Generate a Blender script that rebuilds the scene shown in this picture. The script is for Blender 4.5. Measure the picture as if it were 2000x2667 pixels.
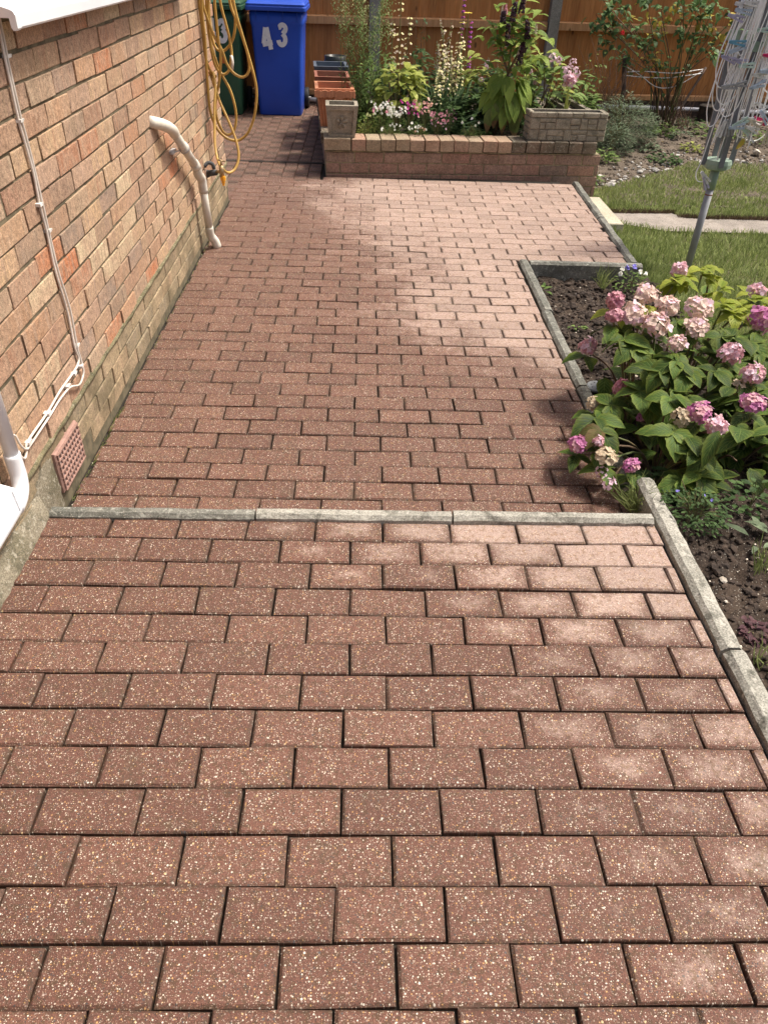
import bpy, math, random
import numpy as np
from mathutils import Vector, Matrix, noise

R = random.Random(11)
U = R.uniform
sc = bpy.context.scene
for o in list(bpy.data.objects):
    bpy.data.objects.remove(o)
COL = sc.collection

# ------------------------------------------------------------------ camera, sky, sun, exposure
def make_camera():
    pit, roll, yaw, h = 0.653278680, 0.0410753974, -0.0423167571, 1.40854
    cy, sy = math.cos(yaw), math.sin(yaw)
    fw = Vector((-sy * math.cos(pit), cy * math.cos(pit), -math.sin(pit)))
    rt = Vector((cy, sy, 0)); up = rt.cross(fw)
    c, s = math.cos(roll), math.sin(roll)
    r2 = c * rt + s * up; u2 = -s * rt + c * up
    cam = bpy.data.cameras.new('camera'); co = bpy.data.objects.new('camera', cam)
    COL.objects.link(co)
    m = Matrix((r2, u2, -fw)).transposed().to_4x4(); m.translation = (0, 0, h)
    co.matrix_world = m
    cam.sensor_fit = 'VERTICAL'; cam.sensor_height = 24
    cam.lens = 24 * 1946.76 / 2667
    cam.clip_start = .02; cam.clip_end = 500
    sc.camera = co
make_camera()

SUN_DIR = Vector((0.55, 0.16, 1.0)).normalized()     # towards the sun
world = bpy.data.worlds.new('World'); sc.world = world; world.use_nodes = True
wn = world.node_tree; wn.nodes.clear()
sky = wn.nodes.new('ShaderNodeTexSky'); sky.sky_type = 'NISHITA'; sky.sun_disc = False
sky.sun_elevation = math.asin(SUN_DIR.z); sky.sun_rotation = math.atan2(SUN_DIR.x, SUN_DIR.y)
sky.air_density = 0.7; sky.dust_density = 8.0; sky.ozone_density = 0.6
bg = wn.nodes.new('ShaderNodeBackground'); bg.inputs[1].default_value = 0.12
wo = wn.nodes.new('ShaderNodeOutputWorld')
wn.links.new(sky.outputs[0], bg.inputs[0]); wn.links.new(bg.outputs[0], wo.inputs[0])
sl = bpy.data.lights.new('sun', 'SUN'); sl.energy = 3.1; sl.angle = math.radians(9); sl.color = (1, .95, .86)
so = bpy.data.objects.new('sun', sl); COL.objects.link(so)
so.rotation_euler = SUN_DIR.to_track_quat('Z', 'Y').to_euler(); so.location = (3, 3, 8)
vs = sc.view_settings; vs.view_transform = 'Standard'; vs.look = 'None'; vs.gamma = 1; vs.use_curve_mapping = False
vs.exposure = 0.48

# ------------------------------------------------------------------ mesh builder
class MB:
    def __init__(s): s.v = []; s.f = []; s.uv = []; s.mi = []
    def add(s, vs, fs, uv=None, m=0):
        b = len(s.v); s.v.extend([tuple(p) for p in vs])
        for k, f in enumerate(fs):
            s.f.append(tuple(i + b for i in f)); s.mi.append(m)
            s.uv.append([uv[i] for i in f] if uv else [(0.5, 0.5)] * len(f))
    def box(s, lo, hi, j=0, m=0, M=None):
        vs = [Vector((x, y, z)) for z in (lo[2], hi[2]) for y in (lo[1], hi[1]) for x in (lo[0], hi[0])]
        if j: vs = [p + Vector((U(-j, j), U(-j, j), U(-j, j))) for p in vs]
        if M: vs = [M @ p for p in vs]
        s.add(vs, [(0, 2, 3, 1), (4, 5, 7, 6), (0, 1, 5, 4), (2, 6, 7, 3), (0, 4, 6, 2), (1, 3, 7, 5)], m=m)
    def slab(s, hx, hy, hz, b, j=0, axis=2, m=0, M=None):
        # box centred at the origin with its face along +axis bevelled; open behind
        a = [(-hx, -hy), (hx, -hy), (hx, hy), (-hx, hy)]
        def ring(ix, z): return [((x - math.copysign(ix, x)) + U(-j, j), (y - math.copysign(ix, y)) + U(-j, j), z) for x, y in a]
        vs = ring(0, -hz) + ring(0, hz - b) + ring(b, hz)
        fs = [(8, 9, 10, 11)]
        for k in range(4):
            n = (k + 1) % 4
            fs += [(k, n, 4 + n, 4 + k), (4 + k, 4 + n, 8 + n, 8 + k)]
        if axis == 0: vs = [(z, x, y) for x, y, z in vs]
        if axis == -1: vs = [(x, -z, y) for x, y, z in vs]
        if M: vs = [M @ Vector(p) for p in vs]
        s.add(vs, fs, m=m)
    def tube(s, pts, r, n=6, cap=True, m=0):
        pts = [Vector(p) for p in pts]; k = len(pts)
        rs = r if isinstance(r, (list, tuple)) else [r] * k
        vs = []; ref = None
        for i, p in enumerate(pts):
            t = (pts[min(i + 1, k - 1)] - pts[max(i - 1, 0)])
            t = t.normalized() if t.length > 1e-9 else Vector((0, 0, 1))
            if ref is None:
                ref = Vector((1, 0, 0)) if abs(t.x) < .8 else Vector((0, 1, 0))
            a = (ref - t * ref.dot(t))
            a = a.normalized() if a.length > 1e-6 else t.orthogonal().normalized()
            ref = a; b = t.cross(a)
            for q in range(n):
                th = 2 * math.pi * q / n
                vs.append(p + (a * math.cos(th) + b * math.sin(th)) * rs[i])
        fs = []
        for i in range(k - 1):
            for q in range(n):
                w = (q + 1) % n
                fs.append((i * n + q, i * n + w, (i + 1) * n + w, (i + 1) * n + q))
        if cap:
            fs.append(tuple(range(n - 1, -1, -1))); fs.append(tuple((k - 1) * n + q for q in range(n)))
        uv = [(.5, i / max(1, k - 1)) for i in range(k) for _ in range(n)]
        s.add(vs, fs, uv, m)
    def lathe(s, prof, c=(0, 0, 0), n=14, m=0, M=None):
        vs = []
        for r, z in prof:
            for q in range(n):
                th = 2 * math.pi * q / n
                p = Vector((r * math.cos(th), r * math.sin(th), z))
                if M: p = M @ p
                vs.append(Vector(c) + p)
        fs = []
        for i in range(len(prof) - 1):
            for q in range(n):
                w = (q + 1) % n
                fs.append((i * n + q, i * n + w, (i + 1) * n + w, (i + 1) * n + q))
        fs.append(tuple(range(n - 1, -1, -1))); fs.append(tuple((len(prof) - 1) * n + q for q in range(n)))
        s.add(vs, fs, m=m)
    def loft(s, rings, m=0, cap=True):
        n = len(rings[0]); vs = [p for r in rings for p in r]; fs = []
        for i in range(len(rings) - 1):
            for q in range(n):
                w = (q + 1) % n
                fs.append((i * n + q, i * n + w, (i + 1) * n + w, (i + 1) * n + q))
        if cap:
            fs.append(tuple(range(n - 1, -1, -1))); fs.append(tuple((len(rings) - 1) * n + q for q in range(n)))
        s.add(vs, fs, m=m)
    def blob(s, c, r, sub=0, m=0, sq=(1, 1, 1), j=.25):
        t = (1 + 5 ** .5) / 2
        iv = [(-1, t, 0), (1, t, 0), (-1, -t, 0), (1, -t, 0), (0, -1, t), (0, 1, t), (0, -1, -t), (0, 1, -t), (t, 0, -1), (t, 0, 1), (-t, 0, -1), (-t, 0, 1)]
        fc = [(0, 11, 5), (0, 5, 1), (0, 1, 7), (0, 7, 10), (0, 10, 11), (1, 5, 9), (5, 11, 4), (11, 10, 2), (10, 7, 6), (7, 1, 8), (3, 9, 4), (3, 4, 2), (3, 2, 6), (3, 6, 8), (3, 8, 9), (4, 9, 5), (2, 4, 11), (6, 2, 10), (8, 6, 7), (9, 8, 1)]
        a = U(0, 6.28); ca, sa = math.cos(a), math.sin(a); c = Vector(c); vs = []
        for p in iv:
            q = Vector(p).normalized() * r * (1 + U(-j, j))
            q = Vector((q.x * sq[0], q.y * sq[1], q.z * sq[2]))
            vs.append(c + Vector((q.x * ca - q.y * sa, q.x * sa + q.y * ca, q.z)))
        s.add(vs, fc, m=m)
    def leaf(s, base, d, up, L, W, bend=.5, fold=.25, n=4, pw=.75, jag=0, wav=0, m=0):
        d = Vector(d).normalized(); up = Vector(up)
        sd = d.cross(up)
        sd = sd.normalized() if sd.length > 1e-5 else d.orthogonal().normalized()
        u = sd.cross(d); p = Vector(base); vs = []; uv = []
        for i in range(n + 1):
            t = i / n; th = bend * t * 1.4
            if i: p = p + (d * math.cos(th) - u * math.sin(th)) * (L / n)
            uu = u * math.cos(th) + d * math.sin(th)
            w = .5 * W * max(.04, math.sin(math.pi * min(1, t ** pw)) ** .9)
            if jag: w *= 1 + (jag if i % 2 else -jag)
            a = wav * math.sin(t * 9 + U(0, 2))
            vs += [p - sd * w + uu * (fold + a) * w, p, p + sd * w + uu * (fold - a) * w]
            uv += [(0, t), (.5, t), (1, t)]
        fs = []
        for i in range(n):
            b = 3 * i
            fs += [(b, b + 1, b + 4, b + 3), (b + 1, b + 2, b + 5, b + 4)]
        s.add(vs, fs, uv, m)
    def blade(s, base, tip, w, m=0, bow=0.0):
        a, b = Vector(base), Vector(tip); t = (b - a)
        sd = t.cross(Vector((U(-.4, .4), -1, .35)))
        sd = sd.normalized() * w if sd.length > 1e-6 else Vector((w, 0, 0))
        mid = a.lerp(b, .55) + Vector((U(-1, 1), U(-1, 1), .6)) * bow
        s.add([a - sd * .6, a + sd * .6, mid + sd, mid - sd, b], [(0, 1, 2, 3), (3, 2, 4)], [(0, 0), (1, 0), (1, .5), (0, .5), (.5, 1)], m)
    def floret(s, c, nrm, r, k=4, cup=.3, m=0):
        nrm = Vector(nrm).normalized(); a = nrm.orthogonal().normalized(); b = nrm.cross(a); c = Vector(c)
        th0 = U(0, 6.28)
        for q in range(k):
            th = th0 + 2 * math.pi * q / k
            d = a * math.cos(th) + b * math.sin(th); e = nrm.cross(d)
            rr = r * U(.85, 1.1)
            p0 = c
            p1 = c + d * rr * .55 + e * rr * .5 + nrm * rr * cup * .6
            p2 = c + d * rr + e * rr * .22 + nrm * rr * cup * U(.2, 1.3)
            p3 = c + d * rr - e * rr * .22 + nrm * rr * cup * U(.2, 1.3)
            p4 = c + d * rr * .55 - e * rr * .5 + nrm * rr * cup * .6
            s.add([p0, p1, p2, p3, p4], [(0, 1, 2, 3, 4)], [(.5, 0), (1, .5), (.7, 1), (.3, 1), (0, .5)], m)
    def mesh(s, name, mats, smooth=False):
        me = bpy.data.meshes.new(name)
        me.from_pydata(s.v, [], s.f)
        for m in (mats if isinstance(mats, (list, tuple)) else [mats]): me.materials.append(m)
        if any(s.mi): me.polygons.foreach_set('material_index', s.mi)
        ul = me.uv_layers.new(name='UVMap')
        flat = [c for f in s.uv for p in f for c in p]
        ul.data.foreach_set('uv', flat)
        if smooth: me.polygons.foreach_set('use_smooth', [True] * len(s.f))
        me.update()
        return me

def nm(o, **k):
    for a, b in k.items():
        if b is not None: o[a] = b
    return o
def obj(name, me, parent=None, loc=None, M=None):
    """mesh object; coordinates are world coordinates even under a parent"""
    o = bpy.data.objects.new(name, me); COL.objects.link(o)
    if M is not None: o.matrix_basis = M
    elif loc is not None: o.location = loc
    if parent is not None:
        o.parent = parent; o.matrix_parent_inverse = Matrix.Translation(parent.location).inverted() if parent.get('_t') is None else Matrix.Identity(4)
    return o
def part(name, mb, mats, parent, smooth=False, label=None, kind=None):
    o = obj(name, mb.mesh(name, mats, smooth), parent)
    return nm(o, label=label, kind=kind)
def thing(name, label, cat, loc, group=None):
    o = bpy.data.objects.new(name, None); COL.objects.link(o); o.location = loc; o.empty_display_size = .1
    return nm(o, label=label, category=cat, group=group)
def solo(name, mb, mats, label, cat, group=None, smooth=False):
    o = obj(name, mb.mesh(name, mats, smooth)); return nm(o, label=label, category=cat, group=group)
def struct(name, mb, mats, smooth=False):
    o = obj(name, mb.mesh(name, mats, smooth)); o['kind'] = 'structure'; return o
def copy_tree(o):
    c = o.copy(); COL.objects.link(c)
    for ch in o.children:
        d = ch.copy(); COL.objects.link(d); d.parent = c
        for g in ch.children:
            e = g.copy(); COL.objects.link(e); e.parent = d
    return c
def bez(pts, n=8):
    """Catmull-Rom through points"""
    P = [Vector(p) for p in pts]; P = [P[0] * 2 - P[1]] + P + [P[-1] * 2 - P[-2]]; out = []
    for i in range(1, len(P) - 2):
        a, b, c, d = P[i - 1:i + 3]
        for k in range(n):
            t = k / n
            out.append(.5 * ((2 * b) + (c - a) * t + (2 * a - 5 * b + 4 * c - d) * t * t + (3 * b - a - 3 * c + d) * t ** 3))
    out.append(P[-2]); return out

# ------------------------------------------------------------------ materials
class NT:
    def __init__(s, name):
        s.m = bpy.data.materials.new(name); s.m.use_nodes = True; s.t = s.m.node_tree; s.t.nodes.clear()
        s.out = s.n('OutputMaterial')
    def n(s, ty, **k):
        x = s.t.nodes.new('ShaderNode' + ty)
        for a, b in k.items(): setattr(x, a, b)
        return x
    def l(s, a, b): s.t.links.new(a, b)
    def val(s, sock, v):
        if hasattr(v, 'is_linked') or isinstance(v, bpy.types.NodeSocket): s.l(v, sock)
        else: sock.default_value = v
    def math(s, op, a, b=0.0, c=0.0, clamp=False):
        x = s.n('Math', operation=op, use_clamp=clamp)
        for i, v in enumerate((a, b, c)): s.val(x.inputs[i], v)
        return x.outputs[0]
    def mix(s, f, a, b, mode='MIX'):
        x = s.n('Mix', data_type='RGBA', blend_type=mode)
        s.val(x.inputs[0], f); s.val(x.inputs[6], s.c(a)); s.val(x.inputs[7], s.c(b)); return x.outputs[2]
    def c(s, v): return (*v, 1) if isinstance(v, tuple) and len(v) == 3 else v
    def pos(s, sx=1, sy=1, sz=1, off=None):
        g = s.n('NewGeometry'); x = s.n('VectorMath', operation='MULTIPLY'); s.l(g.outputs['Position'], x.inputs[0]); x.inputs[1].default_value = (sx, sy, sz)
        if off is None: return x.outputs[0]
        y = s.n('VectorMath', operation='ADD'); s.l(x.outputs[0], y.inputs[0])
        cb = s.n('CombineXYZ'); m = s.math('MULTIPLY', off, 37.0)
        for i in range(3): s.l(m, cb.inputs[i])
        s.l(cb.outputs[0], y.inputs[1]); return y.outputs[0]
    def noise(s, vec, scale, detail=3, rough=.55):
        x = s.n('TexNoise'); x.inputs['Scale'].default_value = scale; x.inputs['Detail'].default_value = detail; x.inputs['Roughness'].default_value = rough
        s.l(vec, x.inputs['Vector']); return x.outputs[0]
    def ramp(s, f, stops, interp='LINEAR'):
        x = s.n('ValToRGB'); x.color_ramp.interpolation = interp; e = x.color_ramp.elements
        while len(e) < len(stops): e.new(0.5)
        for i, (p, c) in enumerate(stops):
            e[i].position = p; e[i].color = (*c, 1) if isinstance(c, tuple) else (c, c, c, 1)
        s.l(f, x.inputs[0]); return x.outputs[0]
    def step(s, f, a, b):
        x = s.n('MapRange', interpolation_type='SMOOTHSTEP'); s.val(x.inputs[0], f); x.inputs[1].default_value = a; x.inputs[2].default_value = b; return x.outputs[0]
    def rand(s):
        o = s.n('ObjectInfo'); g = s.n('NewGeometry')
        return s.math('FRACT', s.math('ADD', o.outputs['Random'], s.math('MULTIPLY', g.outputs['Random Per Island'], 7.31)))
    def bright(s, col, fac):
        x = s.n('HueSaturation'); s.val(x.inputs['Color'], s.c(col)); s.val(x.inputs['Value'], fac); return x.outputs[0]
    def bump(s, h, strength, dist=.01):
        x = s.n('Bump'); x.inputs['Strength'].default_value = strength; x.inputs['Distance'].default_value = dist; s.l(h, x.inputs['Height']); return x.outputs[0]
    def fin(s, col, rough=.7, nrm=None, spec=.4, trans=0, metal=0, sheen=0):
        p = s.n('BsdfPrincipled'); s.val(p.inputs['Base Color'], s.c(col)); s.val(p.inputs['Roughness'], rough)
        p.inputs['Specular IOR Level'].default_value = spec; p.inputs['Metallic'].default_value = metal
        if nrm is not None: s.l(nrm, p.inputs['Normal'])
        sh = p.outputs[0]
        if trans:
            t = s.n('BsdfTranslucent'); s.val(t.inputs[0], s.c(col))
            mx = s.n('MixShader'); mx.inputs[0].default_value = trans; s.l(sh, mx.inputs[1]); s.l(t.outputs[0], mx.inputs[2]); sh = mx.outputs[0]
        s.l(sh, s.out.inputs[0]); return s.m

def simple(name, c1, c2=None, scale=12, rough=.6, bump=.15, bscale=60, var=.25, trans=0, spec=.4, metal=0):
    t = NT(name); r = t.rand(); v = t.pos(off=r)
    c2 = c2 or tuple(x * .75 for x in c1)
    col = t.mix(t.step(t.noise(v, scale), .35, .65), c1, c2)
    col = t.bright(col, t.math('MULTIPLY_ADD', r, var, 1 - var / 2))
    nr = t.bump(t.noise(v, bscale), bump, .004) if bump else None
    return t.fin(col, rough, nr, spec, trans, metal)

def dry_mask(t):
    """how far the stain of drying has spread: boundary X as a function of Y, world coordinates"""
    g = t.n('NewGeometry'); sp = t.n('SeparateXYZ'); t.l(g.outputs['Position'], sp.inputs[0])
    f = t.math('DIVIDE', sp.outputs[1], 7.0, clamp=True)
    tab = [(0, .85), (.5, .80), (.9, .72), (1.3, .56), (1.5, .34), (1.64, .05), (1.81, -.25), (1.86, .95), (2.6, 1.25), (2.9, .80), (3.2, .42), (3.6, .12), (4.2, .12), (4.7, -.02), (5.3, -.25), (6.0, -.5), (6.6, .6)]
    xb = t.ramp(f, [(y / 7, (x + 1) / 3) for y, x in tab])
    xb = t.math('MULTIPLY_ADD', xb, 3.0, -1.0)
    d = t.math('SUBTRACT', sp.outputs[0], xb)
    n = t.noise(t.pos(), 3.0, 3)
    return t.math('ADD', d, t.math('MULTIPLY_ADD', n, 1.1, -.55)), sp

def paver_mat(name, local=True, shade=1.0):
    t = NT(name); r = t.rand(); v = t.pos(); vr = t.pos(off=r)
    d, sp = dry_mask(t)
    g = d
    if local:
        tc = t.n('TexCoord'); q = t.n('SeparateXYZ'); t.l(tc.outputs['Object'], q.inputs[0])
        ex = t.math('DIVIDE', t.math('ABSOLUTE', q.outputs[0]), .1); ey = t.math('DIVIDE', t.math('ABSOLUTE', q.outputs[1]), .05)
        cen = t.math('SUBTRACT', 1.0, t.math('MAXIMUM', t.math('POWER', ex, 2.0), t.math('POWER', ey, 2.0)))
        g = t.math('ADD', d, t.math('MULTIPLY', t.math('LESS_THAN', sp.outputs[1], 1.84), t.math('MULTIPLY_ADD', cen, .60, -.42)))
        g = t.math('ADD', g, t.math('MULTIPLY_ADD', r, .10, -.05))
    g = t.math('ADD', g, t.math('MULTIPLY_ADD', t.noise(v, 30, 4, .65), 1.0, -.50))
    g = t.math('ADD', g, t.math('MULTIPLY_ADD', t.noise(v, 190, 2, .7), .7, -.35))
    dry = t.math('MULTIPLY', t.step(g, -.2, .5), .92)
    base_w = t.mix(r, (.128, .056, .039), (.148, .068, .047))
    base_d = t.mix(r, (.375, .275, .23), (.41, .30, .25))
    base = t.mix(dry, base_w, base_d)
    fine = t.noise(v, 420, 2, .7)
    base = t.bright(base, t.math('MULTIPLY_ADD', fine, 2.2, -.1))
    brown = t.mix(t.step(t.noise(v, 75, 2), .5, .64), base, t.mix(dry, (.10, .052, .03), (.3, .2, .14)))
    col = brown; h = fine
    for sc_, thr, gate, stops in ((420, .42, .66, [(0, (.38, .28, .20)), (.3, (.28, .14, .09)), (.55, (.48, .40, .31)), (.70, (.2, .11, .08)), (.86, (.05, .04, .035))]),
                                  (235, .40, .44, [(0, (.68, .61, .50)), (.26, (.50, .29, .12)), (.45, (.52, .42, .33)), (.62, (.06, .055, .055)), (.80, (.30, .22, .18))]),
                                  (125, .30, .14, [(0, (.56, .41, .22)), (.3, (.66, .60, .50)), (.55, (.09, .085, .085)), (.8, (.40, .30, .25))])):
        vo = t.n('TexVoronoi', voronoi_dimensions='2D'); vo.inputs['Scale'].default_value = sc_; t.l(vr, vo.inputs['Vector'])
        s2 = t.n('SeparateColor'); t.l(vo.outputs['Color'], s2.inputs[0])
        th = t.math('MULTIPLY', s2.outputs[2], thr)
        m = t.math('MULTIPLY', t.step(t.math('SUBTRACT', th, vo.outputs['Distance']), -.02, .05), t.math('LESS_THAN', s2.outputs[1], gate))
        pc = t.ramp(s2.outputs[0], stops, 'CONSTANT')
        pc = t.mix(t.math('MULTIPLY', dry, .35), pc, (.55, .43, .36))
        col = t.mix(m, col, pc)
        h = t.math('MAXIMUM', h, t.math('MULTIPLY', m, .8))
    if local:
        ed = t.step(t.math('ADD', t.math('MAXIMUM', ex, ey), t.math('MULTIPLY_ADD', t.noise(v, 60, 3), .34, -.17)), .86, 1.02)  # uneven mask, darkens the colour towards the edges of each paver
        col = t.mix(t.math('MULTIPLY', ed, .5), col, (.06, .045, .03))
    # blotchy grime, moss tint
    gr = t.step(t.noise(v, 9, 3), .55, .75)
    col = t.mix(t.math('MULTIPLY', gr, .25), col, (.09, .075, .045))
    col = t.bright(col, t.math('MULTIPLY_ADD', r, .16, .92 * shade))
    pit = t.step(t.noise(v, 260, 2, .6), .60, .68)
    col = t.mix(t.math('MULTIPLY', pit, .55), col, (.045, .026, .02))
    rough = t.math('MULTIPLY_ADD', dry, .25, .62)
    return t.fin(col, rough, t.bump(h, .7, .0035), .35)

def brick_mat(name, stops, mot=(.30, .24, .15), grime=0.0, streak=.6):
    t = NT(name); r = t.rand(); v = t.pos(off=r)
    col = t.ramp(r, stops)
    r2 = t.math('FRACT', t.math('MULTIPLY', r, 13.7))
    vs_ = t.pos(55, 55, 5, off=r)
    st = t.step(t.noise(vs_, 1.0, 4, .65), .45, .66)
    c2 = t.ramp(r2, [(0, (.40, .19, .105)), (.35, (.30, .21, .165)), (.7, (.50, .38, .26)), (1, (.29, .19, .14))])
    col = t.mix(t.math('MULTIPLY', st, streak), col, c2)
    cl = t.step(t.noise(v, 16, 4, .65), .42, .62)
    col = t.mix(t.math('MULTIPLY', cl, .55), col, mot)
    g = t.noise(v, 330, 2, .75)
    col = t.bright(col, t.math('MULTIPLY_ADD', t.noise(v, 75, 3, .65), 1.5, .25))
    col = t.mix(.28, col, (.78, .46, .30), 'MULTIPLY') if 0 else col
    col = t.bright(col, t.math('MULTIPLY_ADD', g, 2.4, -.12))
    pit = t.step(t.noise(t.pos(160, 160, 90, off=r), 1.0, 2), .66, .73)
    col = t.mix(t.math('MULTIPLY', pit, .75), col, (.05, .04, .035))
    if grime:
        gm = t.step(t.noise(t.pos(), 7, 4), .38, .7)
        col = t.mix(t.math('MULTIPLY', gm, grime), col, (.115, .095, .055))
    h = t.math('SUBTRACT', t.math('MULTIPLY_ADD', t.noise(v, 45, 3), 1.5, g), t.math('MULTIPLY', pit, 1.5))
    return t.fin(col, .88, t.bump(h, .55, .004), .2)

def conc_mat(name, c1, c2, spot=(.52, .52, .46), dark=(.06, .06, .045), dk=.6, lich=.5):
    t = NT(name); r = t.rand(); v = t.pos(off=r)
    col = t.mix(t.step(t.noise(v, 6, 4), .35, .65), c1, c2)
    col = t.bright(col, t.math('MULTIPLY_ADD', t.noise(v, 210, 2, .75), 2.3, -.15))
    col = t.mix(t.math('MULTIPLY', t.step(t.noise(v, 19, 4, .65), .5, .68), dk), col, dark)
    col = t.mix(t.math('MULTIPLY', t.step(t.noise(v, 55, 3, .6), .56, .66), lich), col, spot)
    vo = t.n('TexVoronoi'); vo.inputs['Scale'].default_value = 190; t.l(v, vo.inputs['Vector'])
    s2 = t.n('SeparateColor'); t.l(vo.outputs['Color'], s2.inputs[0])
    m = t.math('MULTIPLY', t.step(vo.outputs['Distance'], .32, .2), t.math('LESS_THAN', s2.outputs[1], .4))
    col = t.mix(t.math('MULTIPLY', m, .7), col, t.ramp(s2.outputs[0], [(0, (.5, .47, .4)), (.5, (.1, .1, .09)), (.8, (.4, .33, .25))], 'CONSTANT'))
    h = t.math('ADD', t.noise(v, 130, 3, .7), t.noise(v, 20, 3))
    return t.fin(col, .9, t.bump(h, .7, .005), .2)

def leaf_mat(name, g1, g2, vein=(.2, .26, .09), veinf=.5, trans=.3, rough=.45, edge=None, edgef=0.0, blot=None, blotf=0.0, var=.5, tip=None):
    t = NT(name); r = t.rand()
    uv = t.n('UVMap'); sp = t.n('SeparateXYZ'); t.l(uv.outputs[0], sp.inputs[0])
    a = t.math('ABSOLUTE', t.math('SUBTRACT', sp.outputs[0], .5))          # 0 at midrib, .5 at the edge
    v = t.pos(off=r)
    col = t.mix(r, g1, g2)
    col = t.mix(t.math('MULTIPLY', t.step(t.noise(v, 30, 3), .4, .65), .5), col, g2)
    w = t.math('SINE', t.math('MULTIPLY', t.math('SUBTRACT', sp.outputs[1], t.math('MULTIPLY', a, .75)), 42.0))
    ven = t.math('MAXIMUM', t.step(w, .62, 1.0), t.step(a, .035, .012))
    if edge:
        col = t.mix(t.math('MULTIPLY', t.step(t.math('ADD', a, t.math('MULTIPLY', t.noise(v, 25, 2), .25)), .30, .62), edgef), col, edge)
    if blot:
        col = t.mix(t.math('MULTIPLY', t.step(t.noise(v, 48, 4, .65), .54, .66), blotf), col, blot)
    if tip:
        col = t.mix(t.step(t.math('ADD', sp.outputs[1], t.math('MULTIPLY_ADD', t.noise(v, 18, 2), .5, -.25)), .62, .72), col, tip)
    col = t.mix(t.math('MULTIPLY', ven, veinf), col, vein)
    col = t.bright(col, t.math('MULTIPLY_ADD', r, var, 1 - var / 2))
    h = t.math('SUBTRACT', 1.0, ven)
    return t.fin(col, rough, t.bump(h, .6, .004), .16, trans)

def petal_mat(name, c1, c2, edge, edgef=.5, trans=.25, brown=0.0):
    t = NT(name); r = t.rand(); v = t.pos(off=r)
    uv = t.n('UVMap'); sp = t.n('SeparateXYZ'); t.l(uv.outputs[0], sp.inputs[0])
    col = t.mix(r, c1, c2)
    col = t.mix(t.math('MULTIPLY', t.step(sp.outputs[1], .45, 1.0), edgef), col, edge)
    if brown: col = t.mix(t.math('MULTIPLY', t.step(t.noise(v, 70, 3), .55, .7), brown), col, (.26, .14, .08))
    return t.fin(col, .6, None, .25, trans)

M = {}
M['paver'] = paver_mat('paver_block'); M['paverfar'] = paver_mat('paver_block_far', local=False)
M['joint'] = simple('joint_sand', (.034, .026, .019), (.016, .014, .009), 40, .95, .5, 200, 0)
HB = [(p_, (c_[0] * 1.06, c_[1] * 1.02, c_[2] * .92)) for p_, c_ in [(0, (0.22, 0.16, 0.125)), (0.07, (0.42, 0.29, 0.2)), (0.15, (0.32, 0.195, 0.14)), (0.22, (0.52, 0.43, 0.31)), (0.28, (0.26, 0.18, 0.14)), (0.36, (0.43, 0.275, 0.185)), (0.43, (0.34, 0.24, 0.19)), (0.5, (0.46, 0.33, 0.225)), (0.56, (0.21, 0.16, 0.13)), (0.63, (0.45, 0.31, 0.235)), (0.69, (0.27, 0.21, 0.18)), (0.75, (0.48, 0.345, 0.225)), (0.81, (0.3, 0.205, 0.155)), (0.87, (0.42, 0.175, 0.095)), (0.92, (0.38, 0.26, 0.18)), (0.96, (0.4, 0.2, 0.12)), (1, (0.33, 0.24, 0.17))]]
M['brick'] = brick_mat('house_brick', HB, (.42, .28, .19), .12, .75)
M['plinth'] = brick_mat('plinth_brick', [(0, (.29, .225, .145)), (.4, (.37, .285, .18)), (.7, (.25, .205, .14)), (1, (.38, .28, .175))], (.28, .22, .13), .65, .3)
M['mortar'] = simple('wall_mortar', (.175, .145, .09), (.10, .085, .052), 25, .95, .6, 150, 0)
M['mortar_moss'] = conc_mat('mossy_mortar', (.20, .175, .10), (.14, .125, .07), (.42, .38, .27), (.05, .05, .03), .7, .4)
M['render'] = conc_mat('worn_render', (.25, .22, .16), (.14, .125, .08), (.5, .47, .38), (.08, .075, .05), .7, .5)
M['pbrick'] = brick_mat('planter_brick', [(0, (.27, .155, .12)), (.3, (.36, .21, .16)), (.5, (.26, .19, .15)), (.75, (.40, .22, .16)), (1, (.33, .23, .18))], (.27, .18, .135), .35, .3)
M['cbrick'] = brick_mat('coping_brick', [(0, (.40, .285, .205)), (.3, (.35, .215, .155)), (.5, (.30, .245, .165)), (.75, (.38, .25, .175)), (1, (.33, .27, .185))], (.34, .26, .175), .25, .3)
M['obrick'] = conc_mat('old_coping_brick', (.22, .165, .12), (.14, .12, .085), (.42, .4, .33), (.05, .048, .035), .6, .55)
M['pmortar'] = simple('planter_mortar', (.36, .31, .19), (.2, .17, .11), 30, .95, .5, 150, 0)
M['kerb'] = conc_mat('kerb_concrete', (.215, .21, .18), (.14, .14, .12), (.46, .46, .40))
M['kerblight'] = conc_mat('kerb_concrete_worn', (.38, .365, .315), (.27, .26, .22), (.56, .54, .47), dk=.65)
M['slab'] = conc_mat('cream_slab', (.55, .49, .37), (.45, .40, .30), (.62, .58, .48), (.25, .22, .15), .3, .3)
M['path'] = conc_mat('path_concrete', (.33, .29, .25), (.25, .22, .19), (.42, .39, .35), (.15, .13, .1), .4, .3)
M['trough'] = conc_mat('cast_stone', (.33, .29, .225), (.24, .215, .165), (.45, .42, .34), (.09, .085, .06), .5, .4)
M['soil'] = conc_mat('bed_soil', (.060, .042, .030), (.034, .024, .018), (.10, .075, .055), (.014, .011, .009), .8, .35)
M['soil2'] = conc_mat('garden_soil', (.135, .105, .078), (.085, .067, .05), (.27, .23, .18), (.035, .028, .02), .7, .45)
M['clod'] = simple('soil_clod', (.062, .043, .031), (.03, .021, .016), 60, .95, .5, 200, .6)
M['chip'] = simple('pale_chips', (.62, .56, .47), (.42, .35, .27), 60, .85, .2, 200, .5)
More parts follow.
